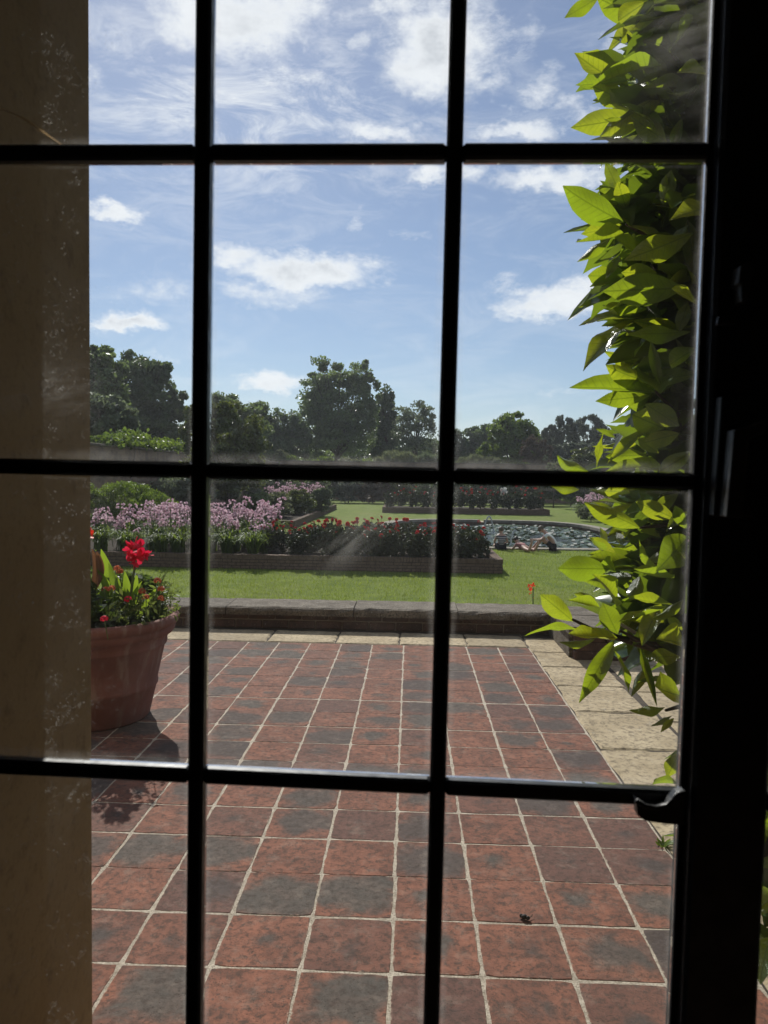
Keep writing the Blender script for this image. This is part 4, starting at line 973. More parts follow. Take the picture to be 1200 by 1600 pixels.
def jet(px0, py0, px1, py1, D, rise, label):
    a, b = at(px0, py0, D), at(px1, py1, D); n = 14; rg = random.Random(int(px0))
    pts = [a.lerp(b, i/n)+Vector((rg.uniform(-.008, .008), 0, rise*4*(i/n)*(1-i/n))) for i in range(n+1)]
    t = thing('fountain_jet', label, 'fountain', a)
    mb = MB().tube([p-a for p in pts], [0.022+0.012*rg.random() for _ in pts], 6)
    for k in range(26):
        u = rg.random(); p = a.lerp(b, u)+Vector((rg.uniform(-.05, .05), rg.uniform(-.05, .05), rise*4*u*(1-u)+rg.uniform(-.05, .02)))-a; mb.ball(p, rg.uniform(.008, .016), 5, 3)
    mb.build('water_stream', JET, t, True)
    nz = MB().tube([(0, 0, -0.3), (0, 0, 0.0)], 0.025, 8); nz.build('nozzle', METAL, t)
jet(797, 852, 806, 830, 27.6, 0.20, 'thin slanting water jet between the seated child and the lying child')
jet(755, 834, 772, 833, 33.0, 0.75, 'small arching fountain jet at the left end of the pond')

# ------------------------------------------------------------------ people by the pond
SKIN = simple('skin', (0.42, 0.25, 0.18), 0.55, 0.4, 20, 0.1)
HAIRG = simple('hair_brown', (0.10, 0.075, 0.05), 0.6); HAIRD = simple('hair_dark', (0.02, 0.016, 0.014), 0.5)
C_WHITE = simple('cloth_white', (0.74, 0.73, 0.70), 0.9, 0.2); C_BLACK = simple('cloth_black', (0.02, 0.02, 0.024), 0.85, 0.2)
C_GREEN = simple('cloth_green', (0.12, 0.16, 0.15), 0.9, 0.2)
def m_stripe():
    m, t = new_mat('cloth_stripe'); x, y, z = t.sep(t.coord()); w = t.m('FRACT', t.m('MULTIPLY', z, 13.0))
    c = t.mix(t.ss(w, 0.45, 0.55), (0.04, 0.05, 0.06), (0.42, 0.38, 0.36)); p = principled(t, c, 0.9, None, 0.2); t.l.new(p.outputs[0], t.out.inputs[0]); return m
C_STRIPE = m_stripe(); C_RED = simple('cloth_rose', (0.30, 0.12, 0.12), 0.9)
def skin_mesh(name, pts, edges, mat, parent, root=0, sub=2):
    """pts: (x,y,z,r)"""
    me = bpy.data.meshes.new(name); me.from_pydata([p[:3] for p in pts], edges, []); me.materials.append(mat)
    o = link(name, me, parent); md = o.modifiers.new('skin', 'SKIN'); md.use_smooth_shade = True
    for i, sv_ in enumerate(me.skin_vertices[0].data):
        sv_.radius = (pts[i][3], pts[i][3]); sv_.use_root = (i == root)
    ss_ = o.modifiers.new('smooth', 'SUBSURF'); ss_.levels = sub; ss_.render_levels = sub
    return o
def hand(P, d, up, s=1.0):
    """palm with four fingers and a thumb as skin chains: returns points and edges continuing at wrist P along d"""
    d = d.normalized(); side = d.cross(up).normalized(); pts = [(P+d*0.05*s, .026*s), (P+d*0.09*s, .022*s)]; ed = [(0, 1)]
    for k in range(4):
        o = (k-1.5)*0.021*s; L = (0.065, 0.078, 0.074, 0.055)[k]*s; b = P+d*0.085*s+side*o
        i = len(pts); pts += [(b, .010*s), (b+d*L*.55-up*.008*s, .009*s), (b+d*L-up*.028*s, .0075*s)]; ed += [(1, i), (i, i+1), (i+1, i+2)]
    b = P+d*0.045*s-side*.028*s; i = len(pts); pts += [(b, .012*s), (b+d*.03*s-side*.024*s, .010*s), (b+d*.058*s-side*.030*s, .009*s)]; ed += [(0, i), (i, i+1), (i+1, i+2)]
    return pts, ed
def person(label, foot, rz, J, torso_mat, leg_mat, hair, s, sleeves=True, shorts=True):
    """J: joint positions in the figure's own frame (x right, y ahead, z up)"""
    t = thing('person', label, 'person', foot, rz); t.scale = (s, s, s)
    V_ = {k: Vector(v) for k, v in J.items()}
    R_ = dict(pel=.115, spine=.105, chest=.125, neck=.05, head0=.07, head1=.085, head2=.06)
    pts = []; ed = []; ix = {}
    def ap(k, p, r): ix[k] = len(pts); pts.append((*p, r))
    def e(a, b): ed.append((ix[a], ix[b]))
    for k in ('pel', 'spine', 'chest', 'neck'): ap(k, V_[k], R_[k])
    hd = (V_['head']-V_['neck']).normalized()
    ap('head0', V_['head']-hd*.07, .062); ap('head1', V_['head'], .088); ap('head2', V_['head']+hd*.075, .07)
    for a, b in (('pel', 'spine'), ('spine', 'chest'), ('chest', 'neck'), ('neck', 'head0'), ('head0', 'head1'), ('head1', 'head2')): e(a, b)
    for sd in 'lr':
        ap('sh'+sd, V_['sh'+sd], .055); e('chest', 'sh'+sd); ap('el'+sd, V_['el'+sd], .040); e('sh'+sd, 'el'+sd); ap('wr'+sd, V_['wr'+sd], .027); e('el'+sd, 'wr'+sd)
        hp, he = hand(V_['wr'+sd], V_['wr'+sd]-V_['el'+sd], Vector((0, 0, 1)))
        b0 = len(pts); pts += [(*p, r) for p, r in hp]; ed += [(a+b0, b+b0) for a, b in he]; ed.append((ix['wr'+sd], b0))
        ap('hip'+sd, V_['hip'+sd], .085); e('pel', 'hip'+sd); ap('kn'+sd, V_['kn'+sd], .058); e('hip'+sd, 'kn'+sd); ap('an'+sd, V_['an'+sd], .036); e('kn'+sd, 'an'+sd); ap('to'+sd, V_['to'+sd], .03); e('an'+sd, 'to'+sd)
    skin_mesh('body', pts, ed, SKIN, t, 0, 1)
    # face: nose, eyes, mouth, ears on the side the head looks to
    look = Vector(J.get('look', (0, 1, -.2))); look = (look-hd*look.dot(hd)).normalized(); sd_ = look.cross(hd)
    fc = MB(); hc = V_['head']
    fc.ball(hc+look*.100-hd*.012, .016, 6, 5); fc.ball(hc+sd_*.088, (.014, .014, .03), 6, 5); fc.ball(hc-sd_*.088, (.014, .014, .03), 6, 5)
    fc.build('face', SKIN, t, True)
    ey = MB().ball(hc+look*.084+sd_*.033+hd*.02, .011, 6, 5).ball(hc+look*.084-sd_*.033+hd*.02, .011, 6, 5); ey.tube([hc+look*.092-hd*.045-sd_*.022, hc+look*.096-hd*.047, hc+look*.092-hd*.045+sd_*.022], .004, 5); ey.build('eyes_and_mouth', HAIRD, t, True)
    Mh = Matrix((sd_, look, hd)).transposed()
    MB().ball(hc+hd*.038-look*.022, (.098, .104, .092), 14, 9, Mh).build('hair', hair, t, True)
    q = [(*V_['pel'], .128), (*V_['spine'], .122), (*V_['chest'], .145), (*V_['shl'].lerp(V_['chest'], .1), .068), (*V_['shl'].lerp(V_['ell'], .5), .060), (*V_['shr'].lerp(V_['chest'], .1), .068), (*V_['shr'].lerp(V_['elr'], .5), .060)]
    if torso_mat: skin_mesh('shirt', q, [(0, 1), (1, 2), (2, 3), (3, 4), (2, 5), (5, 6)] if sleeves else [(0, 1), (1, 2), (2, 3), (2, 5)], torso_mat, t, 0, 2)
    if leg_mat:
        q = [(*V_['pel'], .135)]+[x for sd in 'lr' for x in ((*V_['hip'+sd], .102), (*V_['hip'+sd].lerp(V_['kn'+sd], .65), .084))]
        skin_mesh('shorts', q, [(0, 1), (1, 2), (0, 3), (3, 4)], leg_mat, t, 0, 2)
    return t
# man sitting side-on, hunched forward over drawn-up knees, facing left
MAN = dict(pel=(0, 0, .15), spine=(0, .06, .34), chest=(0, .20, .52), neck=(0, .32, .62), head=(0, .42, .68), look=(0, .8, -.7),
           shl=(-.17, .24, .52), shr=(.17, .24, .52), ell=(-.22, .42, .36), elr=(.22, .40, .36), wrl=(-.10, .62, .36), wrr=(.08, .62, .34),
           hipl=(-.09, .04, .13), hipr=(.09, .04, .13), knl=(-.13, .38, .40), knr=(.13, .42, .36), anl=(-.11, .62, .06), anr=(.12, .70, .06), tol=(-.11, .76, .035), tor=(.13, .84, .035))
g = ground(866, 861, LZ); g.z = LZ
person('man in white shirt and black shorts sitting hunched on the pond edge', g, math.radians(80), MAN, C_WHITE, C_BLACK, HAIRG, 1.02)
KID = dict(pel=(0, 0, .13), spine=(0, .01, .30), chest=(0, .03, .46), neck=(0, .05, .58), head=(0, .08, .70), look=(0, 1, -.3),
           shl=(-.16, .03, .48), shr=(.16, .03, .48), ell=(-.24, .06, .28), elr=(.24, .06, .28), wrl=(-.17, .24, .20), wrr=(.17, .24, .20),
           hipl=(-.09, .03, .12), hipr=(.09, .03, .12), knl=(-.20, .34, .14), knr=(.20, .34, .14), anl=(-.06, .44, .06), anr=(.06, .46, .08), tol=(-.0, .54, .05), tor=(.1, .56, .05))
g = ground(783, 859, LZ); g.z = LZ
person('child in striped top sitting with back to the camera at the pond edge', g, math.radians(4), KID, C_STRIPE, C_BLACK, HAIRG, 0.92)
LIE = dict(pel=(0, 0, .12), spine=(0, .17, .17), chest=(0, .33, .23), neck=(0, .46, .30), head=(0, .56, .37), look=(0, .9, .1),
           shl=(-.16, .34, .23), shr=(.16, .34, .23), ell=(-.22, .46, .07), elr=(.22, .46, .07), wrl=(-.12, .66, .05), wrr=(.12, .66, .05),
           hipl=(-.09, -.03, .11), hipr=(.09, -.03, .11), knl=(-.13, -.40, .08), knr=(.12, -.40, .08), anl=(-.12, -.52, .40), anr=(.10, -.60, .34), tol=(-.12, -.46, .52), tor=(.10, -.56, .48))
g = ground(821, 862, LZ); g.z = LZ
person('dark-haired child lying on the grass between the seated child and the man', g, math.radians(28), LIE, C_RED, None, HAIRD, 0.9)

# ------------------------------------------------------------------ thin summer haze
hz = MB().box((-640, -640, -2.9), (640, 640, 24)).build('haze', None); hz.data.materials.clear()
hm, ht = new_mat('haze_air'); pv = ht.add('ShaderNodeVolumePrincipled'); pv.inputs['Density'].default_value = HAZE; pv.inputs['Color'].default_value = (0.86, 0.91, 1.0, 1); pv.inputs['Anisotropy'].default_value = 0.35
ht.l.new(pv.outputs[0], ht.out.inputs['Volume']); hz.data.materials.append(hm); tag(hz, 'thin summer haze over the whole garden', 'haze', kind='stuff')

# ------------------------------------------------------------------ terracotta pot and its plants
PC3 = Vector((-1.665, 3.93, 0.0))
pot = thing('terracotta_pot', 'large terracotta pot with a rolled rim standing on the tiles', 'plant pot', PC3)
prof = [(0.0, 0.0), (0.272, 0.0), (0.283, 0.012), (0.318, 0.165), (0.324, 0.170), (0.326, 0.188), (0.322, 0.196), (0.362, 0.385), (0.371, 0.390), (0.374, 0.404), (0.371, 0.412), (0.383, 0.445), (0.402, 0.452), (0.414, 0.470), (0.416, 0.486), (0.411, 0.493), (0.424, 0.500), (0.435, 0.515), (0.436, 0.533), (0.428, 0.546), (0.412, 0.552), (0.396, 0.547), (0.388, 0.532), (0.372, 0.46)]
MB().lathe(prof, n=80).build('pot_body', POTM, pot, True)
MB().lathe([(0.374, 0.49), (0.25, 0.505), (0.001, 0.515)], n=48).build('soil', SOIL, pot, True)
rng = np.random.default_rng(55); rp = random.Random(55)
n = 4600; a = rng.uniform(0, 6.28, n); r = 0.36*np.sqrt(rng.random(n))
P = np.stack([r*np.cos(a), r*np.sin(a), 0.50+rng.random(n)*(0.19+0.08*np.sin(3*a))*(1.05-(r/0.38)**3*0.5)], 1)
V, Q = quads(P, 0.052*(0.6+0.8*rng.random(n)), rng, 1.8, flat=0.35)
low_ = thing('bedding_plant', 'low bushy lantana with small orange flowers filling the terracotta pot', 'flowering plant', PC3+Vector((0, 0, 0.5)))
V[:, 2] -= 0.5; link('foliage', np_mesh('foliage', V, Q, m_leaf('leaf_lantana', (0.035, 0.06, 0.02), (0.12, 0.18, 0.03), 0.4, 0.4)), low_)
def cluster(r, n, seed, mat):
    rg = random.Random(seed); mb = MB(); mb.cur = 0; mb.tube([(0, 0, -0.1), (0, 0, 0)], 0.0022, 5); mb.cur = 1
    for i in range(n):
        d = Vector((rg.gauss(0, 1), rg.gauss(0, 1), abs(rg.gauss(0, 1))*.7)).normalized(); c = d*r; u = d.orthogonal().normalized(); v = d.cross(u); R_ = r*.42
        mb.add([c*0.9]+[c+(u*math.cos(k*1.2566)+v*math.sin(k*1.2566))*R_*rg.uniform(.8, 1.1) for k in range(5)], [(0, k+1, (k+1) % 5+1) for k in range(5)])
    return mb.mesh('flower_cluster', [STEM, mat])
CLm = [cluster(0.018, 24, s, P_ORANGE) for s in range(3)]+[cluster(0.018, 20, 9, P_CORAL)]
def clear_of(p): return p
for (px, py, D, k) in [(246, 908, 3.85, 0), (252, 921, 3.8, 1), (222, 925, 3.75, 2), (228, 934, 3.8, 0), (252, 936, 3.82, 1), (183, 889, 3.85, 2), (187, 893, 3.9, 0), (163, 968, 3.6, 3), (200, 937, 3.7, 3), (175, 920, 3.8, 2), (165, 922, 3.85, 1)]:
    o = link('flower_cluster', CLm[k], low_); o.location = at(px, py, D)-(PC3+Vector((0, 0, 0.5))); o.rotation_euler = (rp.uniform(-.4, .4), rp.uniform(-.4, .4), rp.uniform(0, 6))
    if k == 3: o['label'] = 'crimson flower cluster'
# trailing sprigs on the right of the pot
mb = MB()
for k in range(26):
    a = rp.uniform(-0.9, 0.9); s = Vector((0.30*math.cos(a), 0.30*math.sin(a), 0.03)); d = Vector((math.cos(a), math.sin(a), 0))
    e = s+d*rp.uniform(.04, .13)+Vector((0, 0, rp.uniform(.05, .24))); mb.tube([s, s.lerp(e, .5)+Vector((0, 0, .03)), e], [.003, .0025, .0015], 4)
mb.build('stem', STEM, low_)
P = []
for k in range(460):
    a = rp.uniform(-1.0, 0.9); r = rp.uniform(.30, .44); P.append((r*math.cos(a), r*math.sin(a), rp.uniform(0.02, 0.19)*(1.25-abs(r-.34)*4)))
V, Q = quads(np.array(P), 0.034*(0.6+0.8*rng.random(len(P))), rng, 2.4); link('sprig_leaves', np_mesh('sprig_leaves', V, Q, m_leaf('leaf_sprig', (0.06, 0.09, 0.03), (0.2, 0.25, 0.05), 0.5, 0.45)), low_)

def blade_leaf(base, tip, width, bend, mat, nm, parent, roll=0.0, K=9, fold=0.2):
    """broad paddle leaf from base to tip in the parent's frame"""
    base, tip = Vector(base), Vector(tip); ax = (tip-base); L = ax.length; ax.normalize()
    sd = ax.cross(Vector((0, 1, 0))); sd = sd.normalized() if sd.length > .05 else Vector((1, 0, 0)); nm_ = sd.cross(ax)
    sd = (Matrix.Rotation(roll, 3, ax) @ sd); nm_ = sd.cross(ax); vs = []
    for j in range(K+1):
        u = j/K; w = width*(math.sin(math.pi*min(1, u**0.8*0.97+0.03)))**0.8*0.5+0.002
        c = base+ax*L*u+nm_*bend*math.sin(u*math.pi)*L
        for q in (-1, -.5, 0, .5, 1): vs.append(c+sd*w*q+nm_*fold*abs(q)*w+nm_*0.04*w*math.sin(9*u+q*3))
    return MB().add(vs, [(5*j+i, 5*j+i+1, 5*j+i+6, 5*j+i+5) for j in range(K) for i in range(4)]).build(nm, mat, parent, True)
L_CANNA = m_leaf('leaf_canna', (0.06, 0.11, 0.025), (0.30, 0.42, 0.03), 0.32, 0.5, 0.5, 0.2)
L_DEAD = m_leaf('leaf_dead', (0.12, 0.062, 0.035), (0.16, 0.07, 0.03), 0.6, 0.35)
def canna_head(mb, c, r, rg, n=18):
    """ruffled petals, each with its own wave"""
    for i in range(n):
        d = Vector((rg.gauss(0, 1), rg.gauss(0, .8), rg.gauss(.25, .9))).normalized(); s = d.orthogonal().normalized(); s = Matrix.Rotation(rg.uniform(0, 6.28), 3, d) @ s; nn_ = d.cross(s)
        L = r*rg.uniform(.75, 1.15); w = r*rg.uniform(.42, .62); vs = []
        for j in range(6):
            u = j/5; ww = w*(0.25+math.sin(u*2.5)*.85)*.5
            for q in (-1, -.33, .33, 1): vs.append(c+d*L*u+s*ww*q+nn_*(0.22*r*u*u*(1 if i % 2 else -1)+0.05*r*math.sin(q*5+u*7+i)))
        mb.add(vs, [(4*j+k, 4*j+k+1, 4*j+k+5, 4*j+k+4) for j in range(5) for k in range(3)])
ca = thing('canna_plant', 'canna in the terracotta pot with one big ruffled crimson flower', 'flowering plant', PC3+Vector((0, 0, 0.5)))
A0 = PC3+Vector((0, 0, 0.5)); P_ = lambda px, py, D: at(px, py, D)-A0
fl0 = P_(213, 862, 3.93)
mb = MB(); mb.tube([P_(203, 975, 3.93), P_(204, 935, 3.93), P_(208, 900, 3.93), fl0-Vector((0, 0, .045))], [.009, .008, .007, .005], 8); mb.build('stem', STEM, ca, True)
mb = MB(); rg = random.Random(8)
for (px, py) in ((206, 858), (218, 855), (213, 870), (224, 866), (203, 866), (211, 852)): canna_head(mb, P_(px, py, 3.93+rg.uniform(-.03, .03)), 0.048, rg, 9)
canna_head(mb, P_(211, 878, 3.92), .035, rg, 6)
mb.build('flower_head', P_CORAL, ca, True)
for (b, t, w, bd, rl_, mt) in [((180, 925), (158, 858), .085, .10, .3, L_CANNA), ((185, 940), (170, 880), .07, -.08, .9, L_CANNA), ((196, 938), (195, 893), .075, .06, -.2, L_CANNA), ((190, 935), (182, 898), .06, .06, .5, L_CANNA), ((172, 930), (152, 890), .08, .1, -.3, L_CANNA), ((204, 945), (222, 908), .05, .1, 1.2, L_CANNA),
                               ((206, 935), (214, 896), .04, .1, .2, L_CANNA), ((160, 945), (134, 896), .08, .1, .4, L_CANNA), ((215, 945), (244, 920), .045, .12, .5, L_CANNA), ((178, 950), (160, 915), .08, .1, 1.0, L_CANNA), ((200, 950), (186, 915), .07, .05, .1, L_CANNA)]:
    D = 3.93+rg.uniform(-.10, .08); blade_leaf(P_(b[0], b[1]+20, D), P_(t[0], t[1], D+rg.uniform(-.03, .03)), w*.72, bd, mt, 'leaf', ca, rl_)
for (b, t, w) in [((150, 862), (147, 925), .055), ((143, 858), (138, 930), .045), ((152, 868), (152, 915), .03)]:
    D = 3.9; o = blade_leaf(P_(b[0], b[1], D), P_(t[0], t[1], D), w, .08, L_DEAD, 'leaf', ca, .5, fold=.6); o['label'] = 'withered brown leaf'
cb = thing('canna_plant', 'scarlet canna in the terracotta pot half hidden by the stone jamb', 'flowering plant', A0)
MB().tube([P_(133, 980, 3.96), P_(135, 900, 3.96), P_(138, 850, 3.96)], [.009, .008, .006], 8).build('stem', STEM, cb, True)
mb = MB()
for (px, py) in ((141, 836), (134, 838), (130, 845), (136, 832)): canna_head(mb, P_(px, py, 3.96), .036, rg, 8)
mb.build('flower_head', P_SCARLET, cb, True)
blade_leaf(P_(128, 960, 4.0), P_(112, 880, 4.0), .1, .1, L_CANNA, 'leaf', cb, .4); blade_leaf(P_(140, 965, 4.0), P_(146, 905, 4.0), .08, .1, L_CANNA, 'leaf', cb, .9)

# lone canna beyond the low wall
g = Vector(at(832, 930, 8.4)); g.z = LZ
cc_ = thing('canna_plant', 'single red canna flower showing above the low wall by the lawn', 'flowering plant', g)
t0 = at(833, 918, 8.4)-g
MB().tube([(0, 0, 0), (0.02, 0, .6), t0*0.98, t0], [.011, .010, .007, .004], 7).build('stem', STEM, cc_, True)
mb = MB()
for (px, py, r) in ((828, 915, .03), (833, 914, .028), (829, 921, .028), (829, 927, .016), (833, 934, .01)): canna_head(mb, at(px, py, 8.4)-g, r, rg, 8)
mb.build('flower_head', P_SCARLET, cc_, True)
for k in range(5):
    a = k*1.3; blade_leaf((0, 0, .1+.08*k), (.3*math.cos(a), .3*math.sin(a), .55+.05*k), .12, .12, L_CANNA, 'leaf', cc_, .3*k)
# wild stems that show above the coping
for (px, py, lb) in ((1, 1, ''),)[:0]: pass

# ------------------------------------------------------------------ magnolia by the window
def leaf_mesh(seed, curl, fold, wave, wmax, K=11):
    rg = random.Random(seed); vs = []
    for j in range(K+1):
        u = j/K
        w = wmax*0.52*(math.sin(math.pi*u**1.05)**0.85)*(1-0.35*max(0, u-.72)/.28*(u < 1)) if 0 < j < K else 0.004
        ang = curl*u*u
        for q in (-1, -.5, 0, .5, 1):
            y = w*q*math.cos(fold*abs(q)*0.6)
            z = fold*abs(q)*w*0.85-curl*0.33*u*u+wave*w*math.sin(u*9+seed+q*1.5)*abs(q)+(0.10*w*(abs(q)**2)*math.sin(seed))
            vs.append((u-0.03*curl*u*u, y, z))
    # the short stalk
    mb = MB().add(vs, [(5*j+i, 5*j+i+5, 5*j+i+6, 5*j+i+1) for j in range(K) for i in range(4)])
    return mb.mesh('leaf', MAGN, True)
LM = [leaf_mesh(s, c, f, w, wd) for s, (c, f, w, wd) in enumerate([(0.35, .45, .20, .42), (0.7, .6, .24, .38), (-.25, .4, .18, .44), (1.0, .35, .2, .40), (.45, 1.0, .16, .40), (0.2, .25, .28, .36), (-.5, .65, .2, .42), (.6, .3, .16, .46)])]
mg = thing('magnolia', 'big evergreen magnolia with glossy leaves lit from behind at the right', 'shrub', (1.02, 1.75, 0.0))
MO = Vector((1.02, 1.75, 0.0)); rm_ = random.Random(17)
NLEAF = 0
def leaf(b, t, D, dd=0.0, roll=0.0, wid=1.0, mi=None, flip=1, nrm=None):
    """b, t pixels of the leaf's foot and tip, D depth of the foot, dd how much nearer/farther the tip is"""
    global NLEAF
    B_, T_ = at(b[0], b[1], D), at(t[0], t[1], D+dd)
    ax = T_-B_; L = ax.length; ax.normalize()
    vw = ((B_+T_)/2-EYE).normalized()
    sd = ax.cross(vw).normalized(); nz_ = ax.cross(sd) if False else sd.cross(ax).normalized()
    R3 = Matrix.Rotation(roll, 3, ax); sd = R3 @ sd; nz_ = ax.cross(sd)
    if flip < 0: sd = -sd; nz_ = -nz_
    if nrm is not None:
        nz_ = (nrm-ax*nrm.dot(ax)).normalized(); sd = nz_.cross(ax)
    M3 = Matrix((ax*L, sd*L*wid, nz_*L)).transposed()
    o = link('leaf', LM[rm_.randrange(8) if mi is None else mi], mg); M4 = M3.to_4x4(); M4.translation = B_-MO
    o.matrix_local = M4; NLEAF += 1
# leaves read off the photograph: foot, tip, depth, turn about the rib, width, which face shows
LV = [((936,-5),(880,31),1.72,.3,1.0), ((1012,2),(957,37),1.75,.1,1.35), ((989,55),(957,55),1.8,.2,1.3), ((1077,80),(1008,65),1.7,.1,1.05), ((1002,89),(951,114),1.78,-.2,1.2), ((980,126),(904,139),1.68,.5,.9),
 ((985,161),(921,135),1.72,-.2,1.25), ((1036,145),(940,203),1.66,.7,.85), ((1041,222),(990,185),1.62,0,1.45), ((1092,138),(1038,204),1.7,1.0,.7), ((975,347),(869,297),1.66,.4,1.05), ((973,352),(910,367),1.72,.3,1.1), ((954,294),(932,303),1.75,.3,1.3),
 ((980,331),(964,280),1.74,.0,1.2), ((968,300),(947,254),1.8,.2,1.2), ((1083,364),(971,413),1.58,.4,.95), ((954,373),(903,402),1.7,.6,.9), ((971,434),(904,427),1.72,.1,1.1), ((1069,450),(940,455),1.55,.05,1.3), ((924,450),(908,487),1.76,.9,.6),
 ((1027,427),(975,427),1.66,.2,1.1), ((1080,518),(974,527),1.6,.6,.8), ((1027,600),(933,577),1.62,.4,1.15), ((1024,614),(888,596),1.6,.5,.85), ((1015,618),(927,628),1.66,.1,.9), ((1090,544),(1035,572),1.58,.3,1.2), ((985,545),(974,585),1.8,.2,1.1),
 ((1008,631),(1064,666),1.55,.1,1.3), ((1038,670),(992,649),1.6,-.1,1.5), ((1029,708),(999,687),1.58,.1,1.4), ((1062,677),(1010,690),1.57,.2,1.1), ((1013,710),(943,715),1.62,.2,1.0), ((961,684),(932,669),1.74,.3,1.0), ((932,733),(940,675),1.7,.9,.7),
 ((920,736),(857,717),1.72,.5,1.0), ((1083,705),(1025,740),1.5,0,1.4), ((1000,600),(1085,579),1.62,.4,.9), ((988,787),(906,811),1.62,.8,.75), ((1000,825),(918,785),1.66,.3,.85), ((1056,810),(990,784),1.56,.1,1.05), ((1073,827),(1049,787),1.5,.2,1.2),
 ((953,889),(865,888),1.62,.0,1.15), ((962,894),(933,861),1.66,.2,.95), ((1046,899),(972,854),1.56,.8,.65), ((947,857),(940,824),1.74,.7,1.0), ((975,850),(961,831),1.7,.2,1.4), ((896,971),(848,931),1.68,.1,1.1), ((906,985),(820,970),1.7,1.0,.6),
 ((965,991),(942,943),1.6,0,1.6), ((930,998),(874,1008),1.66,.7,.85), ((1068,936),(1018,978),1.5,.5,.85), ((1067,985),(1042,962),1.52,.3,1.1), ((1051,945),(979,938),1.56,.9,.6), ((932,936),(899,927),1.74,.3,.9), ((1010,650),(975,600),1.7,.2,1.0),
 ((1000,900),(985,935),1.64,.3,1.2), ((1020,790),(985,830),1.68,.4,1.2), ((1050,860),(1010,880),1.6,.4,1.2), ((1035,320),(1050,265),1.64,.2,1.4), ((1060,330),(1034,270),1.66,.5,.8), ((920,840),(962,862),1.7,.4,1.0), ((1039,1105),(981,1115),1.56,.7,.9), ((1050,1118),(1014,1131),1.54,.7,.8), ((1060,1178),(1042,1213),1.5,.3,1.4), ((1060,1226),(1014,1217),1.5,.9,.7), ((1008,1040),(983,1083),1.62,.6,.9), ((905,765),(858,760),1.72,.4,1.2), ((985,770),(940,764),1.68,.5,1.1), ((1060,770),(1020,800),1.6,.2,1.3), ((1085,250),(1063,225),1.6,.2,1.2)]
for (b, t, D, rl_, wd) in LV: leaf(b, t, D, rm_.uniform(-.05, .03), rl_*rm_.choice((1, 1, -1)), wd*.84, None, -1)
# leaves that turn their dark glossy face this way
LD = [((1034,103),(917,117),1.64,.9,.8), ((982,196),(943,200),1.7,.2,1.0), ((1150,330),(1064,300),1.5,.2,1.3), ((1110,120),(1064,103),1.55,.2,1.5), ((975,366),(905,389),1.68,.6,.8), ((968,399),(946,434),1.66,.3,.8), ((1092,473),(1041,462),1.5,.2,1.3), ((971,473),(954,491),1.74,.4,.9),
 ((1017,533),(1031,603),1.56,.5,.55), ((1024,666),(946,705),1.6,.8,.6), ((1040,735),(957,719),1.6,.3,.9), ((941,861),(920,852),1.68,.4,1.3), ((963,948),(940,894),1.56,.2,1.05), ((965,997),(884,997),1.62,.9,.7), ((1044,948),(969,978),1.5,.5,.75), ((937,950),(895,934),1.7,.3,.8),
 ((1053,903),(990,908),1.52,.4,1.1), ((960,1000),(911,1087),1.5,.3,.7), ((960,1017),(990,1083),1.6,.5,.6), ((1000,1012),(1027,1102),1.52,.7,.4), ((1002,1017),(1016,1061),1.56,.3,.7), ((1063,1026),(1011,1026),1.5,.2,1.5), ((1053,1122),(1032,1147),1.5,.6,.8), ((1063,1087),(1014,1077),1.5,.2,1.2), ((1046,1063),(995,1061),1.58,.5,.7),
 ((1075,840),(1048,870),1.5,.3,1.4), ((1080,800),(1040,815),1.52,.5,1.0), ((1090,900),(1062,870),1.48,.3,1.2), ((1030,950),(1000,1000),1.55,.3,1.0), ((1070,1010),(1040,990),1.5,.3,1.3), ((990,560),(1012,520),1.7,.3,.9), ((1066,185),(1050,240),1.6,.3,1.0), ((1040,130),(1020,90),1.7,.3,1.2), ((1085,35),(1050,60),1.62,.3,1.4), ((1040,20),(1020,60),1.75,.3,1.2), ((1050,395),(1070,345),1.62,.3,1.2), ((1060,520),(1075,470),1.6,.4,1.2),
 ((1204,1463),(1182,1524),1.30,.2,1.2), ((1215,1400),(1177,1416),1.32,.2,1.3), ((1215,1290),(1180,1282),1.35,.2,1.3), ((1210,1180),(1185,1140),1.4,.2,1.4), ((1215,1340),(1185,1355),1.38,.3,1.3), ((1225,1230),(1190,1215),1.4,.3,1.4)]
def upn(k):
    v = ray(1020, 746)
    return (Vector((0, 0, 1))*(1-k) - v*k + Vector((rm_.gauss(0, .22), rm_.gauss(0, .22), 0))).normalized()
for (b, t, D, rl_, wd) in LD: leaf(b, t, D, rm_.uniform(-.12, .02), rl_, wd*.9, None, 1, upn(.62-.3*rl_))
# the mass of the bush behind them
def inside(py):
    if py > 1015: return 1120
    for (y, x) in zip((0, 60, 120, 200, 300, 400, 500, 600, 700, 780, 880, 980, 1060, 1160, 1240), (985, 985, 965, 975, 968, 955, 985, 985, 985, 990, 985, 985, 1020, 1060, 1085)):
        if py <= y+40: return x
    return 1100
while NLEAF < 290:
    py = rm_.uniform(-60, 1040); x0 = inside(py)+12
    px = x0+(1150-x0)*rm_.random()
    a = math.pi+rm_.gauss(0, .85); L = rm_.uniform(62, 112)
    leaf((px, py), (px+L*math.cos(a), py+L*math.sin(a)*0.9+8), rm_.uniform(1.68, 2.05), rm_.uniform(-.1, .1), rm_.uniform(-1.1, 1.1), rm_.uniform(.8, 1.1), None, rm_.choice((1, 1, 1, -1)), upn(rm_.uniform(.2, .6)) if rm_.random() < .7 else None)
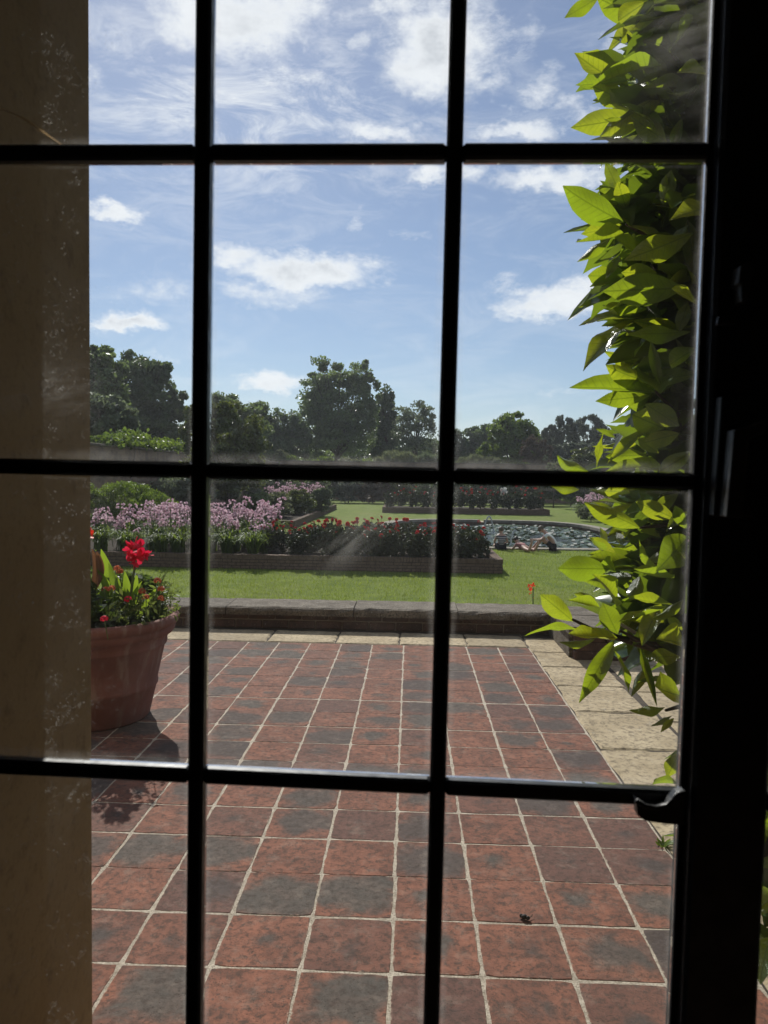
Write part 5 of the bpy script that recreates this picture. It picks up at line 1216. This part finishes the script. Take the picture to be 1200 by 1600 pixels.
# the rest of the bush, in and beyond the edge of the view, joined
LOWM = leaf_mesh(0, .35, .45, .2, .42, 7)
mb = MB(); base_v = [(tuple(v.co)) for v in LOWM.vertices]; base_f = [tuple(p.vertices) for p in LOWM.polygons]
for k in range(3400):                                       # close behind the front leaves
    px = rm_.uniform(960, 1135); D = rm_.uniform(1.68, 2.25); z = rm_.uniform(0.35, 3.2); py = 746-(z-1.309)*F/D
    if px < inside(max(0, py))+16+14*math.sin(py*.031)+8*math.sin(py*.083)+46*rm_.random()**2: continue
    c = at(px, 746, D); c.z = z
    ax = Vector((rm_.gauss(-.4, .7), rm_.gauss(-.1, .6), rm_.gauss(.1, .5))).normalized(); up_ = Vector((rm_.gauss(0, .45), -.25+rm_.gauss(0, .45), 1)); sd = up_.cross(ax).normalized(); L = rm_.uniform(.12, .18)
    M3 = Matrix((ax*L, sd*L, ax.cross(sd)*L)).transposed()
    mb.add([M3 @ Vector(v)+c-MO for v in base_v], base_f)
for k in range(5200):
    px = rm_.uniform(990, 1700); D = rm_.uniform(1.85, 3.0) if px < 1190 else rm_.uniform(1.4, 3.0); z = rm_.uniform(0.14, 3.9)
    py = 746-(z-1.309)*F/D
    if px < inside(max(0, py))+25+(D-1.8)*45 or (z > 3 and rm_.random() < (z-3)*.8): continue
    c = at(px, 746, D); c.z = z
    ax = Vector((rm_.gauss(-.4, .7), rm_.gauss(-.1, .6), rm_.gauss(.1, .5))).normalized(); up_ = Vector((rm_.gauss(0, .45), -.25+rm_.gauss(0, .45), 1)); sd = up_.cross(ax).normalized(); L = rm_.uniform(.12, .2)
    M3 = Matrix((ax*L, sd*L, ax.cross(sd)*L)).transposed()
    mb.add([M3 @ Vector(v)+c-MO for v in base_v], base_f)
def m_mag_mass():  # same leaf, dimmed and less translucent, to paint shade into the back layer
    m = m_leaf('magnolia_mass_dimmed', (0.020, 0.045, 0.014), (0.34, 0.48, 0.025), 0.22, 0.28, 0.6, 0.25); return m
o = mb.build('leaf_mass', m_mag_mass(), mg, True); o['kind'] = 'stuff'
br = MB(); MB().tube([(0, 0, -.02), (.03, -.02, .6), (-.02, .02, 1.3), (.02, 0, 2.1), (0, 0, 3.0)], [.045, .04, .034, .026, .012], 10).build('trunk', BARK, mg, True)
for (px0, py0, px1, py1, D) in [(1100,1040,968,985,1.62), (1130,1010,985,1000,1.66), (980,1000,895,968,1.66), (1110,900,1000,870,1.66), (1120,700,1025,612,1.66), (1120,480,1000,440,1.72), (1120,420,978,350,1.72), (1130,230,1010,170,1.74), (1120,120,1000,60,1.76), (1120,800,1000,825,1.66), (1110,1080,1040,1110,1.58), (1100,640,1005,700,1.64), (1210,1300,1160,1400,1.45)]:
    a, b = at(px0, py0, D+.1)-MO, at(px1, py1, D)-MO
    s = Vector((0, 0, max(.3, a.z-.15)))
    MB().tube([s, a.lerp(s, .3), a, a.lerp(b, .5)+Vector((0, 0, -.008)), b], [.016, .012, .009, .006, .003], 6).build('branch', BARK, mg, True)

# ------------------------------------------------------------------ small things on the terrace
g = ground(819, 1437, 0.0)
sd_ = thing('seed_pod', 'tiny black dried seed pod lying on a tile joint', 'seed pod', (g.x, g.y, 0.002))
MB().ball((0, 0, .007), (.010, .008, .007), 8, 6).ball((.010, -.004, .006), (.007, .006, .006), 7, 5).ball((-.008, .006, .006), (.006, .005, .006), 7, 5).build('pod', simple('pod_black', (.015, .012, .01), .7), sd_, True)
MB().tube([(.012, 0, .006), (.022, .006, .004), (.026, .012, .008)], .0012, 4).build('stalk', BARK, sd_)
g = ground(1040, 1322, 0.0)
wd_ = thing('weed', 'small green weed in the joint between tiles and buff paving', 'plant', (g.x, g.y, 0.0))
rw_ = random.Random(4)
for k in range(9):
    a = k*.75; blade_leaf((0, 0, -.004), (.035*math.cos(a), .035*math.sin(a), .012+.02*rw_.random()), .011, .12, L_BRIGHT, 'leaf', wd_, .2*k, K=4)
